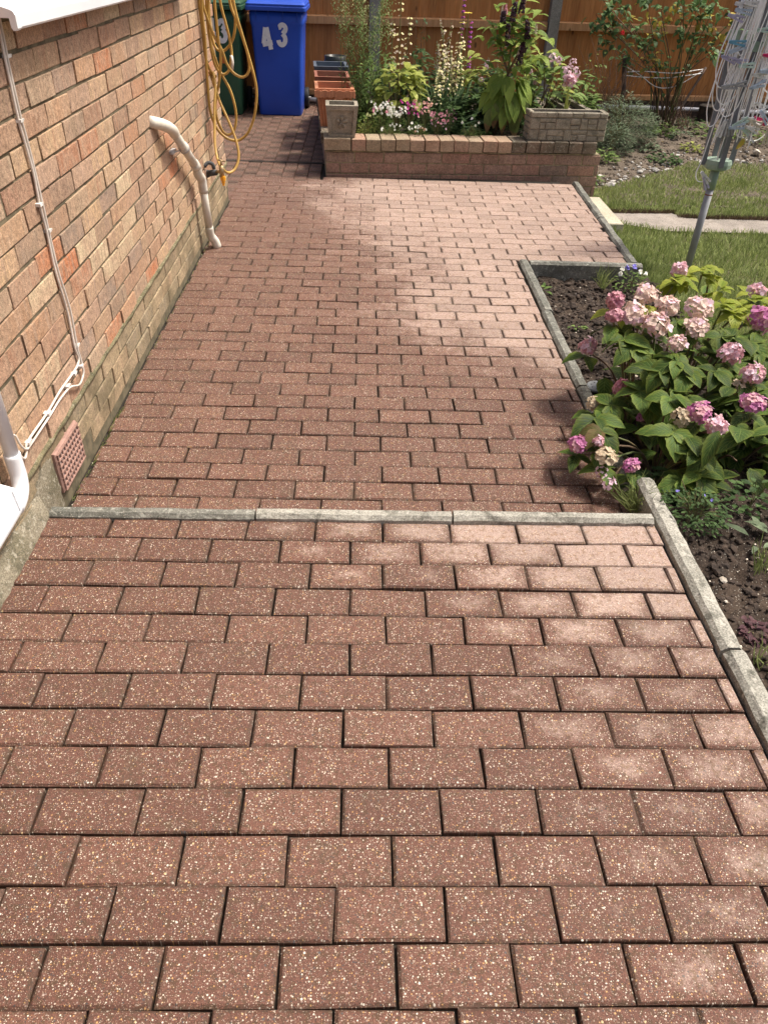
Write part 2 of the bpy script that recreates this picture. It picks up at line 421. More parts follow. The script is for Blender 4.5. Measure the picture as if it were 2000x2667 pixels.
M['white_stone'] = simple('white_stone', (.58, .55, .50), (.30, .29, .27), 30, .8, .3, 90, .5)
M['upvc'] = simple('white_upvc', (.82, .84, .86), (.76, .79, .82), 4, .28, 0, 10, 0, spec=.5)
M['upvc_old'] = simple('aged_white_plastic', (.74, .71, .62), (.64, .60, .50), 14, .4, .05, 60, .05)
M['cable'] = simple('cable_sheath', (.74, .68, .61), (.62, .56, .49), 9, .5, 0, 60, .1)
M['clip'] = simple('cable_clip', (.76, .74, .70), (.6, .57, .52), 40, .5, 0, 60, .2)
M['slategrey'] = simple('grey_disc', (.22, .23, .235), (.16, .165, .17), 30, .6, 0, 60, .1)
M['bracket'] = simple('grey_bracket', (.55, .55, .54), (.4, .4, .4), 30, .5, 0, 60, .1)
M['terra_air'] = simple('terracotta_vent', (.38, .23, .185), (.30, .18, .145), 40, .85, .4, 180, .25)
M['airhole'] = simple('vent_hole', (.16, .13, .12), (.28, .24, .24), 60, .9, 0, 60, .6)
M['blue'] = simple('blue_bin_plastic', (.022, .085, .50), (.017, .07, .43), 3, .42, .05, 300, .05)
M['green'] = simple('green_bin_plastic', (.028, .092, .048), (.02, .07, .037), 3, .45, .05, 300, .05)
M['digit'] = simple('sticker_white', (.80, .80, .80), (.72, .72, .72), 30, .5, 0, 10, 0)
M['rubber'] = simple('black_rubber', (.015, .015, .015), (.03, .03, .03), 20, .7, 0, 10, 0)
M['dark'] = simple('black_plastic', (.012, .012, .013), None, 20, .4, 0, 10, 0)
M['steel'] = simple('galvanised_steel', (.6, .6, .6), (.45, .45, .45), 20, .35, 0, 10, 0, metal=.8)
M['orange_label'] = simple('orange_label', (.55, .17, .04), (.45, .12, .03), 30, .6, 0, 10, 0)
def hose_mat():
    t = NT('hose_rubber'); uv = t.n('NewGeometry'); v = t.pos()
    col = t.mix(t.step(t.noise(v, 11, 3), .35, .7), (.52, .33, .085), (.42, .25, .06))
    sp = t.n('SeparateXYZ'); t.l(uv.outputs['Normal'], sp.inputs[0])
    band = t.step(t.math('ABSOLUTE', t.math('SUBTRACT', sp.outputs[0], .35)), .10, .04)
    col = t.mix(t.math('MULTIPLY', band, .6), col, (.16, .10, .05))
    return t.fin(col, .42, None, .4)
M['hose'] = hose_mat()
M['brass'] = simple('aged_brass', (.42, .30, .15), (.30, .22, .13), 60, .4, .1, 100, 0, metal=.7)
M['yellow'] = simple('yellow_plastic', (.85, .38, .02), (.75, .32, .02), 30, .4, 0, 10, 0)
M['lag'] = simple('grey_lagging', (.045, .05, .055), (.08, .085, .09), 40, .8, .2, 100, 0)
def wood_mat(name, a, b, c):
    t = NT(name); r = t.rand(); v = t.pos(9, 9, .9, off=r)
    n = t.noise(v, 4, 5, .6); col = t.mix(t.step(n, .35, .65), a, b)
    col = t.mix(t.math('MULTIPLY', t.step(t.noise(t.pos(60, 60, 3, off=r), 1.5, 3), .52, .62), .45), col, c)
    kn = t.n('TexVoronoi'); kn.inputs['Scale'].default_value = 1.0; t.l(t.pos(5.5, 5.5, 2.6, off=r), kn.inputs['Vector'])
    col = t.mix(t.math('MULTIPLY', t.step(kn.outputs['Distance'], .11, .05), .75), col, (.07, .03, .012))
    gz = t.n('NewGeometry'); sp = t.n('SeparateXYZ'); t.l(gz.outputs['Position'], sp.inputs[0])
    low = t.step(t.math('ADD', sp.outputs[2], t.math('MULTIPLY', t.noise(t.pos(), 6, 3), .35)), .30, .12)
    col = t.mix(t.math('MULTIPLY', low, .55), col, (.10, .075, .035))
    col = t.bright(col, t.math('MULTIPLY_ADD', r, .35, .82))
    return t.fin(col, .75, t.bump(n, .3, .003), .25)
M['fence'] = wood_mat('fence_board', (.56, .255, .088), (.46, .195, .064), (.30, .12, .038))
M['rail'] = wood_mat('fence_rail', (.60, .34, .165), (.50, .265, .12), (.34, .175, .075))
M['post'] = conc_mat('post_concrete', (.30, .285, .25), (.23, .22, .19), (.42, .41, .37), (.13, .125, .1), .4, .3)
M['terra'] = simple('terracotta_plastic', (.60, .26, .135), (.50, .21, .11), 12, .6, .1, 60, .05)
M['terradark'] = simple('brown_plastic_pot', (.30, .12, .075), (.24, .09, .06), 12, .55, .05, 60, .05)
M['slate'] = simple('slate_blue_plastic', (.10, .125, .16), (.08, .1, .13), 12, .45, .05, 60, .05)
M['blackpot'] = simple('black_glaze', (.025, .026, .026), (.04, .045, .04), 10, .3, .1, 30, .05)
M['dryer'] = simple('grey_dryer_tube', (.20, .21, .235), (.155, .165, .185), 5, .5, .05, 100, .12)
M['pole'] = simple('galvanised_pole', (.36, .365, .38), (.28, .285, .30), 6, .45, .05, 100, .1)
M['dryer_green'] = simple('sage_plastic', (.33, .43, .33), (.25, .34, .26), 12, .5, .1, 80, .1)
M['rust'] = simple('rusty_band', (.28, .09, .04), (.2, .06, .03), 50, .8, .3, 100, 0)
M['cord'] = simple('white_line', (.92, .92, .91), (.88, .88, .87), 20, .55, 0, 10, .15)
for nme, c in (('white', (.74, .74, .72)), ('grey', (.36, .37, .38)), ('pale blue', (.52, .63, .75)), ('sky blue', (.16, .42, .60)), ('lilac', (.46, .44, .60)), ('mint', (.52, .68, .60)), ('pink', (.78, .04, .18)), ('sage', (.30, .42, .34)), ('cream', (.72, .66, .5))):
    M['peg ' + nme] = simple('peg_' + nme.replace(' ', '_'), c, None, 40, .45, 0, 10, .1)
M['stick'] = simple('weathered_stick', (.14, .095, .075), (.08, .06, .05), 20, .9, .4, 80, .2)
M['stump'] = simple('stump_bark', (.05, .038, .028), (.025, .02, .016), 20, .95, .6, 60, .1)
# plants
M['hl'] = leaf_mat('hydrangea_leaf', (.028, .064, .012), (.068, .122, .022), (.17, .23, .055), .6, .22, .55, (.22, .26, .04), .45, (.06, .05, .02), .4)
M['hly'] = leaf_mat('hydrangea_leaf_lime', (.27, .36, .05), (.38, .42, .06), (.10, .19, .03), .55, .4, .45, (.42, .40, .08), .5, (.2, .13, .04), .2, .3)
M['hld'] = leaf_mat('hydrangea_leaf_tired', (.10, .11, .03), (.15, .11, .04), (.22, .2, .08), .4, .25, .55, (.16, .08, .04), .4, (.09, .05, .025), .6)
M['stem'] = simple('green_stem', (.12, .16, .05), (.16, .12, .06), 20, .6, 0, 10, .3)
M['bstem'] = simple('brown_stem', (.16, .10, .06), (.10, .07, .045), 20, .8, .2, 60, .3)
M['pcream'] = petal_mat('petal_cream_pink', (.72, .53, .47), (.78, .64, .52), (.80, .56, .52), .45, .25, .25)
M['ppink'] = petal_mat('petal_pink', (.56, .25, .32), (.68, .40, .42), (.78, .58, .56), .5, .25, .05)
M['pmag'] = petal_mat('petal_magenta', (.46, .13, .31), (.56, .21, .40), (.66, .36, .50), .5, .25)
M['prose'] = petal_mat('petal_dusky', (.45, .16, .24), (.50, .22, .27), (.62, .38, .38), .5, .2, .2)
M['pdry'] = petal_mat('petal_dried', (.60, .50, .34), (.50, .38, .25), (.66, .58, .44), .4, .15, .6)
M['ppale'] = petal_mat('petal_pale_pink', (.80, .52, .62), (.82, .62, .70), (.86, .74, .78), .5, .25)
M['green1'] = leaf_mat('herb_leaf', (.10, .18, .04), (.19, .27, .075), (.16, .22, .08), .2, .3, .5)
M['greend'] = leaf_mat('dark_herb_leaf', (.045, .09, .03), (.09, .15, .05), (.09, .13, .05), .2, .25, .5)
M['lime'] = leaf_mat('lime_leaf', (.30, .38, .07), (.44, .47, .12), (.15, .22, .05), .35, .38, .45, (.42, .42, .14), .4)
M['wisp'] = leaf_mat('grey_green_leaf', (.13, .22, .065), (.21, .31, .10), (.2, .25, .12), .1, .3, .6)
M['silver'] = leaf_mat('silver_leaf', (.11, .15, .085), (.19, .24, .145), (.2, .24, .17), .1, .25, .7)
M['iris'] = leaf_mat('sword_leaf', (.14, .24, .12), (.22, .33, .16), (.18, .25, .15), .1, .3, .5)
M['poke'] = leaf_mat('broad_leaf', (.17, .28, .05), (.29, .38, .075), (.26, .33, .12), .5, .38, .5, var=.4)
M['poked'] = leaf_mat('broad_leaf_scorched', (.13, .19, .06), (.17, .22, .07), (.24, .28, .12), .5, .3, .55, tip=(.25, .15, .08), var=.3)
M['rosel'] = leaf_mat('rose_leaf', (.075, .15, .055), (.15, .24, .08), (.12, .18, .08), .2, .25, .4)
M['roseg'] = leaf_mat('rose_leaf_yellowing', (.30, .29, .05), (.42, .34, .06), (.3, .3, .1), .2, .35, .5, (.4, .2, .06), .5)
M['twig'] = simple('dry_twig', (.13, .075, .045), (.2, .12, .075), 30, .9, 0, 10, .5)
M['berry'] = simple('dark_berries', (.022, .008, .016), (.05, .012, .03), 60, .3, 0, 10, .5)
for k, a, b in (('fyellow', (.78, .72, .30), (.85, .80, .45)), ('fwhite', (.82, .82, .78), (.86, .85, .74)), ('fpink', (.75, .30, .40), (.80, .45, .48)), ('fmagenta', (.45, .03, .22), (.58, .08, .35)), ('fpurple', (.28, .07, .40), (.40, .13, .52)), ('fpeach', (.80, .48, .36), (.82, .58, .45)), ('fblue', (.22, .20, .62), (.30, .26, .7)), ('fgold', (.72, .55, .06), (.78, .62, .1)), ('fbud', (.50, .50, .24), (.42, .46, .2)), ('fcream', (.66, .60, .42), (.7, .55, .45)), ('fred', (.6, .03, .03), (.7, .05, .05)), ('fplum', (.09, .03, .06), (.14, .05, .09))):
    M[k] = petal_mat(k, a, b, b, .3, .25)
M['grass'] = leaf_mat('grass_blade', (.165, .235, .06), (.30, .34, .125), (.2, .25, .08), .0, .3, .6, var=.7)
M['turf'] = conc_mat('turf_base', (.075, .09, .028), (.10, .095, .04), (.2, .19, .08), (.03, .03, .015), .5, .3)

# ------------------------------------------------------------------ ground
ZR, ZL = -.089, -.25                    # lower patio, lawn
def sheet(name, x0, x1, y0, y1, nx, ny, zf, mat, smooth=True):
    mb = MB(); vs = []
    for j in range(ny + 1):
        for i in range(nx + 1):
            x = x0 + (x1 - x0) * i / nx; y = y0 + (y1 - y0) * j / ny
            vs.append((x, y, zf(x, y)))
    w = nx + 1
    mb.add(vs, [(j * w + i, j * w + i + 1, (j + 1) * w + i + 1, (j + 1) * w + i) for j in range(ny) for i in range(nx)])
    return struct(name, mb, mat, smooth)
def nz(x, y, s, z=0.0): return noise.noise((x * s, y * s, z))
sheet('ground', -160, 160, -60, 260, 4, 4, lambda x, y: -.55, M['soil2'])

def wall_z(x, y):                        # soil of the hydrangea bed
    t = min(1, max(0, (y - 1.95) / .5))
    z = -.025 * (1 - t) + -.175 * t
    return z + .016 * nz(x, y, 6) + .022 * nz(x, y, 17) + .016 * nz(x, y, 41)
sheet('soil', .955, 2.3, -.3, 4.40, 80, 230, lambda x, y: wall_z(x, y) - .12 * min(1, max(0, (x - 1.72 - .08 * nz(x, y, 2)) / .12)), M['soil'])

def lawn_far(x):                         # far edge of the lawn
    pts = [(1.6, 6.55), (2.1, 6.9), (2.65, 7.38), (2.95, 7.66), (3.2, 7.95), (3.5, 8.0), (4.1, 7.95), (8, 7.9)]
    for (a, b), (c, d) in zip(pts, pts[1:]):
        if x <= c: return b + (d - b) * (x - a) / (c - a)
    return 7.9
def path_lo(x): return 5.86 + (5.70 - 5.86) * min(1, max(0, (x - 1.95) / .3)) + .02 * nz(x, 1, 4)
def path_hi(x): return (6.14 + .05 * (x - 1.98) if x < 2.49 else 6.05) + .015 * nz(x, 3, 5)
def bed_z(x, y):
    t = min(1, max(0, (y - lawn_far(x)) / 1.6))
    return ZL - .01 + .10 * t + .02 * nz(x, y, 3) + .012 * nz(x, y, 11) + .006 * nz(x, y, 33)
sheet('soil', 1.55, 7, 6.4, 10.6, 180, 140, bed_z, M['soil2'])
mb = MB()
mb.box((-3.0, 5.4, -.5), (1.58, 6.40, ZR - .014)); mb.box((-3.0, 6.40, -.5), (-.31, 10.5, ZR - .014)); mb.box((-.98, 1.75, -.5), (.925, 4.40, ZR - .014)); mb.box((-.98, 4.40, -.5), (1.6, 5.4, ZR - .014)); mb.box((-3, -1.2, -.5), (.93, 1.76, -.014))
struct('subsoil', mb, M['joint'])

# lawn base and blades
sheet('lawn', 1.66, 7, 2.0, 8.1, 60, 60, lambda x, y: (ZL - .02 + .008 * nz(x, y, 7)) if y < lawn_far(x) + .02 and x > 1.7 + .25 * max(0, 4.5 - y) * 0 else ZL - .06, M['turf'])
def grass_blades():
    rng = np.random.default_rng(3)
    n = 95000
    x = 1.66 + (rng.random(n) ** 1.25) * 3.6; y = 3.2 + rng.random(n) * 5.0
    lf = np.array([lawn_far(a) for a in x]); plo = np.array([path_lo(a) for a in x]); phi = np.array([path_hi(a) for a in x])
    ok = (y < lf) & ((y < plo) | (y > phi)) & (x > 1.68) & ~((x < 1.93) & (y > 5.62) & (y < 6.42))
    ok &= (x < 1.0 + .62 * y + .4) & (x > 1.72 - .1 * (y > 4.45))
    x, y, lf, plo, phi = x[ok], y[ok], lf[ok], plo[ok], phi[ok]; n = len(x)
    e = np.minimum(np.abs(y - plo), np.abs(y - phi))
    hgt = (.028 + .026 * rng.random(n)) * (1 + .5 * (np.abs(x - 1.75) < .12))
    clump = np.array([noise.noise((a * 5, b * 5, 0)) for a, b in zip(x, y)])
    hgt *= 1 + .55 * clump
    a = rng.random(n) * 6.283; lean = .012 + .026 * rng.random(n)
    w = .0016 + .0012 * rng.random(n)
    b0 = np.stack([x, y, np.full(n, ZL - .02)], 1); tip = b0 + np.stack([np.cos(a) * lean, np.sin(a) * lean, hgt], 1)
    ang = rng.random(n) * 3.14; sd = np.stack([np.cos(ang) * w, np.sin(ang) * w * .5, np.zeros(n)], 1)
    mid = b0 * .5 + tip * .5 + np.stack([np.zeros(n), np.zeros(n), .25 * hgt], 1)
    V = np.stack([b0 - sd, b0 + sd, mid + sd, mid - sd, tip], 1).reshape(-1, 3)
    k = np.arange(n)[:, None] * 5
    quads = np.concatenate([k, k + 1, k + 2, k + 3], 1); tris = np.concatenate([k + 3, k + 2, k + 4], 1)
    me = bpy.data.meshes.new('grass')
    me.vertices.add(len(V)); me.vertices.foreach_set('co', V.ravel())
    li = np.concatenate([quads, tris], 1).ravel(); me.loops.add(len(li)); me.loops.foreach_set('vertex_index', li)
    st = (np.arange(n)[:, None] * 7 + np.array([[0, 4]])).ravel(); me.polygons.add(2 * n)
    me.polygons.foreach_set('loop_start', st); me.update(calc_edges=True); me.validate()
    me.materials.append(M['grass']); o = obj('grass', me); o['kind'] = 'stuff'
    nm(o, label='short green grass of the lawn beside the path', category='grass')
grass_blades()

# straw-coloured thatch along the path edge
mb = MB()
for k in range(2600):
    x = U(1.95, 3.6); y = path_hi(x) + abs(R.gauss(0, .025)); 
    mb.blade((x, y, ZL - .02), (x + U(-.03, .03), y + U(-.04, .02), ZL + U(.0, .03)), .0018)
o = obj('thatch', mb.mesh('thatch', M['fcream' if 0 else 'bstem'])); nm(o, kind='stuff', label='brown thatch at the cut edge of the lawn', category='grass')

# concrete path and cream slab
mb = MB()
xs = np.linspace(1.95, 7.0, 60)
vs = []
for x in xs: vs += [(x, path_lo(x), ZL - .008), (x, path_hi(x), ZL - .008)]
mb.add(vs, [(2 * i, 2 * i + 2, 2 * i + 3, 2 * i + 1) for i in range(len(xs) - 1)])
struct('path', mb, M['path'])
mb = MB(); mb.slab(.125, .36, .03, .006, .002, M=Matrix.Translation((1.79, 5.985, -.225)))
solo('paving_slab', mb, M['slab'], 'cream stone slab lying between the dark kerb and the concrete path', 'slab')

# ------------------------------------------------------------------ paving
def paver_variants(lx, ly, n, axis=2, hz=.03):
    out = []
    for k in range(n):
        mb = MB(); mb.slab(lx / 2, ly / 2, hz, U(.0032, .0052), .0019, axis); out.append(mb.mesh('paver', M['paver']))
    return out
G = .0040
PV = {'full': paver_variants(.2025 - G, .10125 - G, 14)}
def cut_mesh(w, d):
    k = (round(w, 2), round(d, 2))
    if k not in PV: PV[k] = paver_variants(w, d, 2)
    return R.choice(PV[k])
def put_paver(parent, x0, x1, y0, y1, ztop, recs, rot=False):
    recs.append((x0, x1, y0, y1, ztop + R.gauss(0, .0012)))
def build_paving(name, recs, limit=300):
    root = bpy.data.objects.new(name, None); COL.objects.link(root); root['kind'] = 'structure'
    recs.sort(key=lambda r: math.hypot(r[2], r[0]) if r[2] > .2 else 50)
    for r in recs[:limit]:
        x0, x1, y0, y1, z = r; w, d = x1 - x0 - G, y1 - y0 - G
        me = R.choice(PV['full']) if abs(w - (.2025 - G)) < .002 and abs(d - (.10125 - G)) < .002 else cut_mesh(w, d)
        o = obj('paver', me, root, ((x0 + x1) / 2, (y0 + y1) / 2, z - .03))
        o.rotation_euler = (R.gauss(0, .011), R.gauss(0, .007), R.gauss(0, .008))
    if len(recs) > limit:
        mb = MB()
        for x0, x1, y0, y1, z in recs[limit:]:
            T = Matrix.Translation(((x0 + x1) / 2, (y0 + y1) / 2, z - .03)) @ Matrix.Rotation(R.gauss(0, .006), 4, 'Z') @ Matrix.Rotation(R.gauss(0, .005), 4, 'X')
            mb.slab((x1 - x0 - G) / 2, (y1 - y0 - G) / 2, .03, .0042, .0018, M=T)
        part('pavers', mb, M['paverfar'], root, kind='stuff')
    return root
def row(recs, y0, xo, xl, xr, z):
    k0 = math.floor((xl - xo) / .2025) - 1; dy = R.gauss(0, .0012)
    for k in range(k0, k0 + 30):
        a = xo + k * .2025; b = a + .2025
        a2, b2 = max(a, xl), min(b, xr)
        if b2 - a2 > .022: recs.append((a2, b2, y0 + dy, y0 + .10125 + dy, z + R.gauss(0, .0011)))
recs = []
xof = [-.738, -.833, -.741, -.831, -.737, -.827, -.739, -.838, -.738, -.837, -.736, -.843, -.733]
for r in range(22):
    row(recs, 1.699 - r * .10125, xof[r] if r < len(xof) else (-.838 if r % 2 else -.736), -.944, .913, 0.0)
build_paving('paving', recs)
recs = []
xor = [-.83, -.737, -.833, -.729, -.835, -.735, -.837, -.739, -.838]
recs2 = []
row(recs, 1.9238, -.735, -.944, .918, ZR); row(recs, 1.8225, -.833, -.944, .918, ZR)
for r in range(42):
    y = 2.025 + r * .10125; xo = (xor[r] if r < 9 else (-.737 if r % 2 else -.833)) + R.gauss(0, .004)
    xr = .918 if y < 4.40 else 1.60 + .03 * (y - 4.46)
    xr = min(xr, 1.66)
    xl = -.944 if y < 5.54 else -1.02
    if y > 6.1: xl = -.32
    if y > 6.28: break
    row(recs, y, xo, xl, xr, ZR)
build_paving('paving.001', recs)
recs = []
for i in range(-14, 7):                   # bricks laid the other way between the house and the fence
    x0 = -.95 + i * .10125
    if x0 < -2.25 or x0 > -.40: continue
    for k in range(-3, 18):
        y0 = 6.126 + k * .2025 + (.10125 if i % 2 else 0)
        y1 = y0 + .2025
        if x0 < -1.03: lo = 5.62
        else: lo = 6.126
        for a, b in ((5.4, 6.70), (6.755, 9.6)):
            a2, b2 = max(y0, a, lo), min(y1, b)
            if b2 - a2 > .03: recs.append((x0, x0 + .10125, a2, b2, ZR + R.gauss(0, .0012)))
build_paving('path', recs)
mb = MB(); mb.box((-2.3, 6.705, -.2), (-.325, 6.75, ZR + .001))
struct('drain_strip', mb, M['stump'])

# ------------------------------------------------------------------ kerbs
def kerb_run(name, pieces, mat):
    root = bpy.data.objects.new(name, None); COL.objects.link(root); root['kind'] = 'structure'
    for (x0, x1, y0, y1, z0, z1) in pieces:
        mb = MB(); horiz = (x1 - x0) > (y1 - y0); n = 14
        rings = []
        for i in range(n + 1):
            t = i / n; q = []
            b = .012
            for k, (a, h) in enumerate(((0, 0), (0, 1 - b / (z1 - z0)), (b / .05, 1), (1 - b / .05, 1), (1, 1 - b / (z1 - z0)), (1, 0))):
                e = .0011
                c = (y0 + (y1 - y0) * a if horiz else x0 + (x1 - x0) * a) + (R.gauss(0, e) if k in (1, 2, 3, 4) else 0)
                z = z0 + (z1 - z0) * h + (R.gauss(0, e * .6) if k else 0) * (k not in (0, 5))
                s = (x0 + (x1 - x0) * t) if horiz else (y0 + (y1 - y0) * t)
                q.append((s, c, z) if horiz else (c, s, z))
            rings.append(q if horiz else q[::-1])
        mb.loft([r[::-1] for r in rings])
        part('kerb_stone', mb, mat, root)
    return root
kerb_run('kerb', [(-.309, .283, 1.783, 1.829, -.2, .022), (.289, .905, 1.785, 1.831, -.2, .024)], M['kerblight'])
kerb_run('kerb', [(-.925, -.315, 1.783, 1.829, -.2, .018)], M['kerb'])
kerb_run('kerb.001', [(.918, .976, 1.27, 2.02, -.15, .022), (.922, .982, .34, 1.262, -.15, .022), (.922, .982, -.6, .334, -.15, .022)], M['kerblight'])
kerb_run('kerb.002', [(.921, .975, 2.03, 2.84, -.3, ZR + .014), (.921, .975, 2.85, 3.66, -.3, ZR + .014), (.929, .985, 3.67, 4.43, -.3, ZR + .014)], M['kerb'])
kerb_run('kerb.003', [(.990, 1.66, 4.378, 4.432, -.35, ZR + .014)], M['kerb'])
mb = MB()
root = bpy.data.objects.new('kerb', None); COL.objects.link(root); root['kind'] = 'structure'
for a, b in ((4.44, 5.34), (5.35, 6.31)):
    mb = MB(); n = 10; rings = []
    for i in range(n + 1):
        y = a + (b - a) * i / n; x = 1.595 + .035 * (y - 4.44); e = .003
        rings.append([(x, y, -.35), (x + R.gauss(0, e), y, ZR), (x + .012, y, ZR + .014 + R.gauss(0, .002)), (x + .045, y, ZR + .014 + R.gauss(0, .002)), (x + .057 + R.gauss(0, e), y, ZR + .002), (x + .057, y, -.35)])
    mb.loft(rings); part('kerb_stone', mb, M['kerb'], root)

# ------------------------------------------------------------------ house wall
WX = -.95
wall = thing('house_wall', 'long house wall of pinkish buff and orange bricks on a grey plinth', 'wall', (WX, 3.2, ZR))
mb = MB(); mb.box((WX - .3, -1.0, -.3), (WX - .0048, 5.575, 1.60)); part('mortar_bed', mb, M['mortar'], wall)
BP = .2155; CP = .0705; JT = .0090; JV = .0088
BV = []
for k in range(8):
    mb = MB(); mb.slab((BP - JV) / 2, (CP - JT) / 2, .025, .0014, .0020, axis=0); BV.append(mb.mesh('brick', M['brick']))
PB = []
for k in range(5):
    mb = MB(); mb.slab((BP - JV) / 2, (CP - JT) / 2, .025, .002, .0016, axis=0); PB.append(mb.mesh('brick', M['plinth']))
bl = []
for c in range(-3, 18):
    z = .147 + CP * (c + .5)
    base = 2.407 if c % 2 == 0 else 2.515
    for k in range(-16, 16):
        y0 = base + k * BP + R.gauss(0, .002); y1 = y0 + BP
        if y0 < -.6 or y0 > 5.5: continue
        if z > 1.235 and 2.25 < (y0 + y1) / 2 < 4.6: continue
        if -.04 < z < .11 and y0 < 2.17 and y1 > 1.955: continue       # air brick
        bl.append((min(y1, 5.583) - y0 if y1 > 5.583 else BP, y0, z, c))
def wall_key(b):
    y = b[1] + .1; d = math.sqrt((y) ** 2 + .9 + (1.4 - b[2]) ** 2)
    lim = 1.15 + (b[2]) * .75 if True else 0      # nearest y in frame rises with z
    return d + (30 if y < 1.35 + .8 * max(0, b[2]) else 0)
bl.sort(key=wall_key)
for w, y0, z, c in bl[:298]:
    me = R.choice(PB if c < 0 else BV)
    o = obj('brick', me, wall, (WX - .025 + R.gauss(0, .0015), y0 + w / 2, z + R.gauss(0, .0012)))
    o.scale = (1, (w - JV) / (BP - JV) if w != BP else 1, 1)
    o.rotation_euler = (R.gauss(0, .006), R.gauss(0, .008), R.gauss(0, .007))
mb = MB()
for w, y0, z, c in bl[298:]:
    T = Matrix.Translation((WX - .025 + R.gauss(0, .002), y0 + w / 2, z)) @ Matrix.Rotation(R.gauss(0, .006), 4, 'X')
    mb.slab((w - JV) / 2, (CP - JT) / 2, .025, .0022, .0018, axis=0, m=1 if c < 0 else 0, M=T)
part('bricks', mb, [M['brick'], M['plinth']], wall, kind='stuff')
# corner return of the house, mossy ledge, worn render at the foot
mb = MB(); vs = []; n = 110
for i in range(n + 1):
    y = 1.0 + (5.57 - 1.0) * i / n
    a = .010 + .006 * nz(y, 0, 9) + .006 * nz(y, 4, 31); zt = .156 + .006 * nz(y, 7, 13); zb = .130 - .010 * abs(nz(y, 2, 21))
    vs += [(WX - .02, y, zt + .012), (WX + .002 + a * .5, y, zt), (WX + a * .6, y, (zt + zb) / 2), (WX - .02, y, zb - .004)]
fs = []
for i in range(n):
    for k in range(3): fs.append((4 * i + k, 4 * i + k + 1, 4 * i + k + 5, 4 * i + k + 4))
mb.add(vs, fs); part('mortar_ledge', mb, M['mortar_moss'], wall, True)
mb = MB(); vs = []; n = 90
for i in range(n + 1):
    y = .2 + (1.80 - .2) * i / n
    e = .035 + .008 * nz(y, 0, 6) + .006 * nz(y, 5, 25); zt = .065 + .022 * nz(y, 8, 5) + .008 * nz(y, 1, 30)
    vs += [(WX - .008, y, zt + .012), (WX + .006, y, zt), (WX + e * .45, y, zt * .45), (WX + e * .95 * .8, y, .008), (WX + e * .8, y, -.05)]
fs = []
for i in range(n):
    for k in range(4): fs.append((5 * i + k, 5 * i + k + 1, 5 * i + k + 6, 5 * i + k + 5))
mb.add(vs, fs); part('mortar_fillet', mb, M['render'], wall, True)
mb = MB()                                                   # smeared render beside the air brick
vs = []; 
for i in range(12):
    for k in range(12):
        y = 1.775 + i * .0165; z = -.085 + k * .0185
        e = -.006 + .013 * (1 - ((i - 6) / 6.5) ** 2) * (1 - ((k - 5) / 7.5) ** 2) + .004 * nz(y, z, 40)
        vs.append((WX + e, y, z))
mb.add(vs, [(i * 12 + k, i * 12 + k + 1, (i + 1) * 12 + k + 1, (i + 1) * 12 + k) for i in range(11) for k in range(11)])
part('render_patch', mb, M['render'], wall, True)
ab = MB(); ab.slab(.1065, .072, .022, .004, .001, axis=0, M=Matrix.Translation((WX - .012, 2.0635, .039)))
air = part('air_brick', ab, M['terra_air'], wall, label='terracotta air brick with rows of small square holes')
ab = MB()
for i in range(9):
    for k in range(6):
        y = 1.978 + i * .0213; z = -.015 + k * .0215; q = .0085; x = WX + .0105
        vs = [(x, y - q, z - q), (x, y + q, z - q), (x, y + q, z + q), (x, y - q, z + q)] + [(x + .006, y - q * 1.15, z - q * 1.15), (x + .006, y + q * 1.15, z - q * 1.15), (x + .006, y + q * 1.15, z + q * 1.15), (x + .006, y - q * 1.15, z + q * 1.15)]
        p = [(x, y - .0105, z - .0105), (x, y + .0105, z - .0105), (x, y + .0105, z + .0105), (x, y - .0105, z + .0105), (x + .006, y, z + .0105), (x + .0075, y - .0105, z + .0105)]
        ab.add([(x, y - q, z - q), (x, y + q, z - q), (x, y + q, z + q), (x, y - q, z + q)], [(0, 1, 2, 3)])
part('vent_holes', ab, M['airhole'], air)
ab = MB()
for i in range(10):
    y = 1.967 + i * .0213
    ab.box((WX + .0095, y - .0026, -.026), (WX + .0150, y + .0026, .104))
for k in range(7):
    z = -.026 + k * .0215
    ab.box((WX + .0095, 1.963, z - .0024), (WX + .0162, 2.163, z + .0024))
part('vent_grid', ab, M['terra_air'], air)

# window with its white sill above
win = thing('window', 'white plastic window with a projecting sill high on the brick wall', 'window', (WX, 3.4, 1.2))
mb = MB()
prof = [(-1.06, 1.27), (-.965, 1.262), (-.885, 1.240), (-.876, 1.236), (-.872, 1.228), (-.872, 1.203), (-.876, 1.198), (-.884, 1.198), (-.888, 1.204), (-.889, 1.222), (-.955, 1.222), (-1.06, 1.222)]
mb.loft([[(x, y, z) for x, z in prof] for y in (2.245, 4.62)][::-1]); part('sill', mb, M['upvc'], win)
mb = MB(); mb.loft([[(x + (.002 if x > -.96 else 0), y, z + (.0015 if z > 1.21 else -.0015)) for x, z in prof] for y in (2.236, 2.262)][::-1]); part('end_cap', mb, M['upvc'], win)
mb = MB()
for y0, y1, z0, z1 in ((2.25, 4.62, 1.272, 1.33), (2.25, 2.31, 1.33, 2.1), (4.56, 4.62, 1.33, 2.1), (3.4, 3.46, 1.33, 2.1)): mb.box((-1.06, y0, z0), (-.985, y1, z1))
part('frame', mb, M['upvc'], win)
mb = MB(); mb.box((-1.04, 2.31, 1.33), (-1.03, 4.56, 2.1)); part('pane', mb, M['slate'], win)

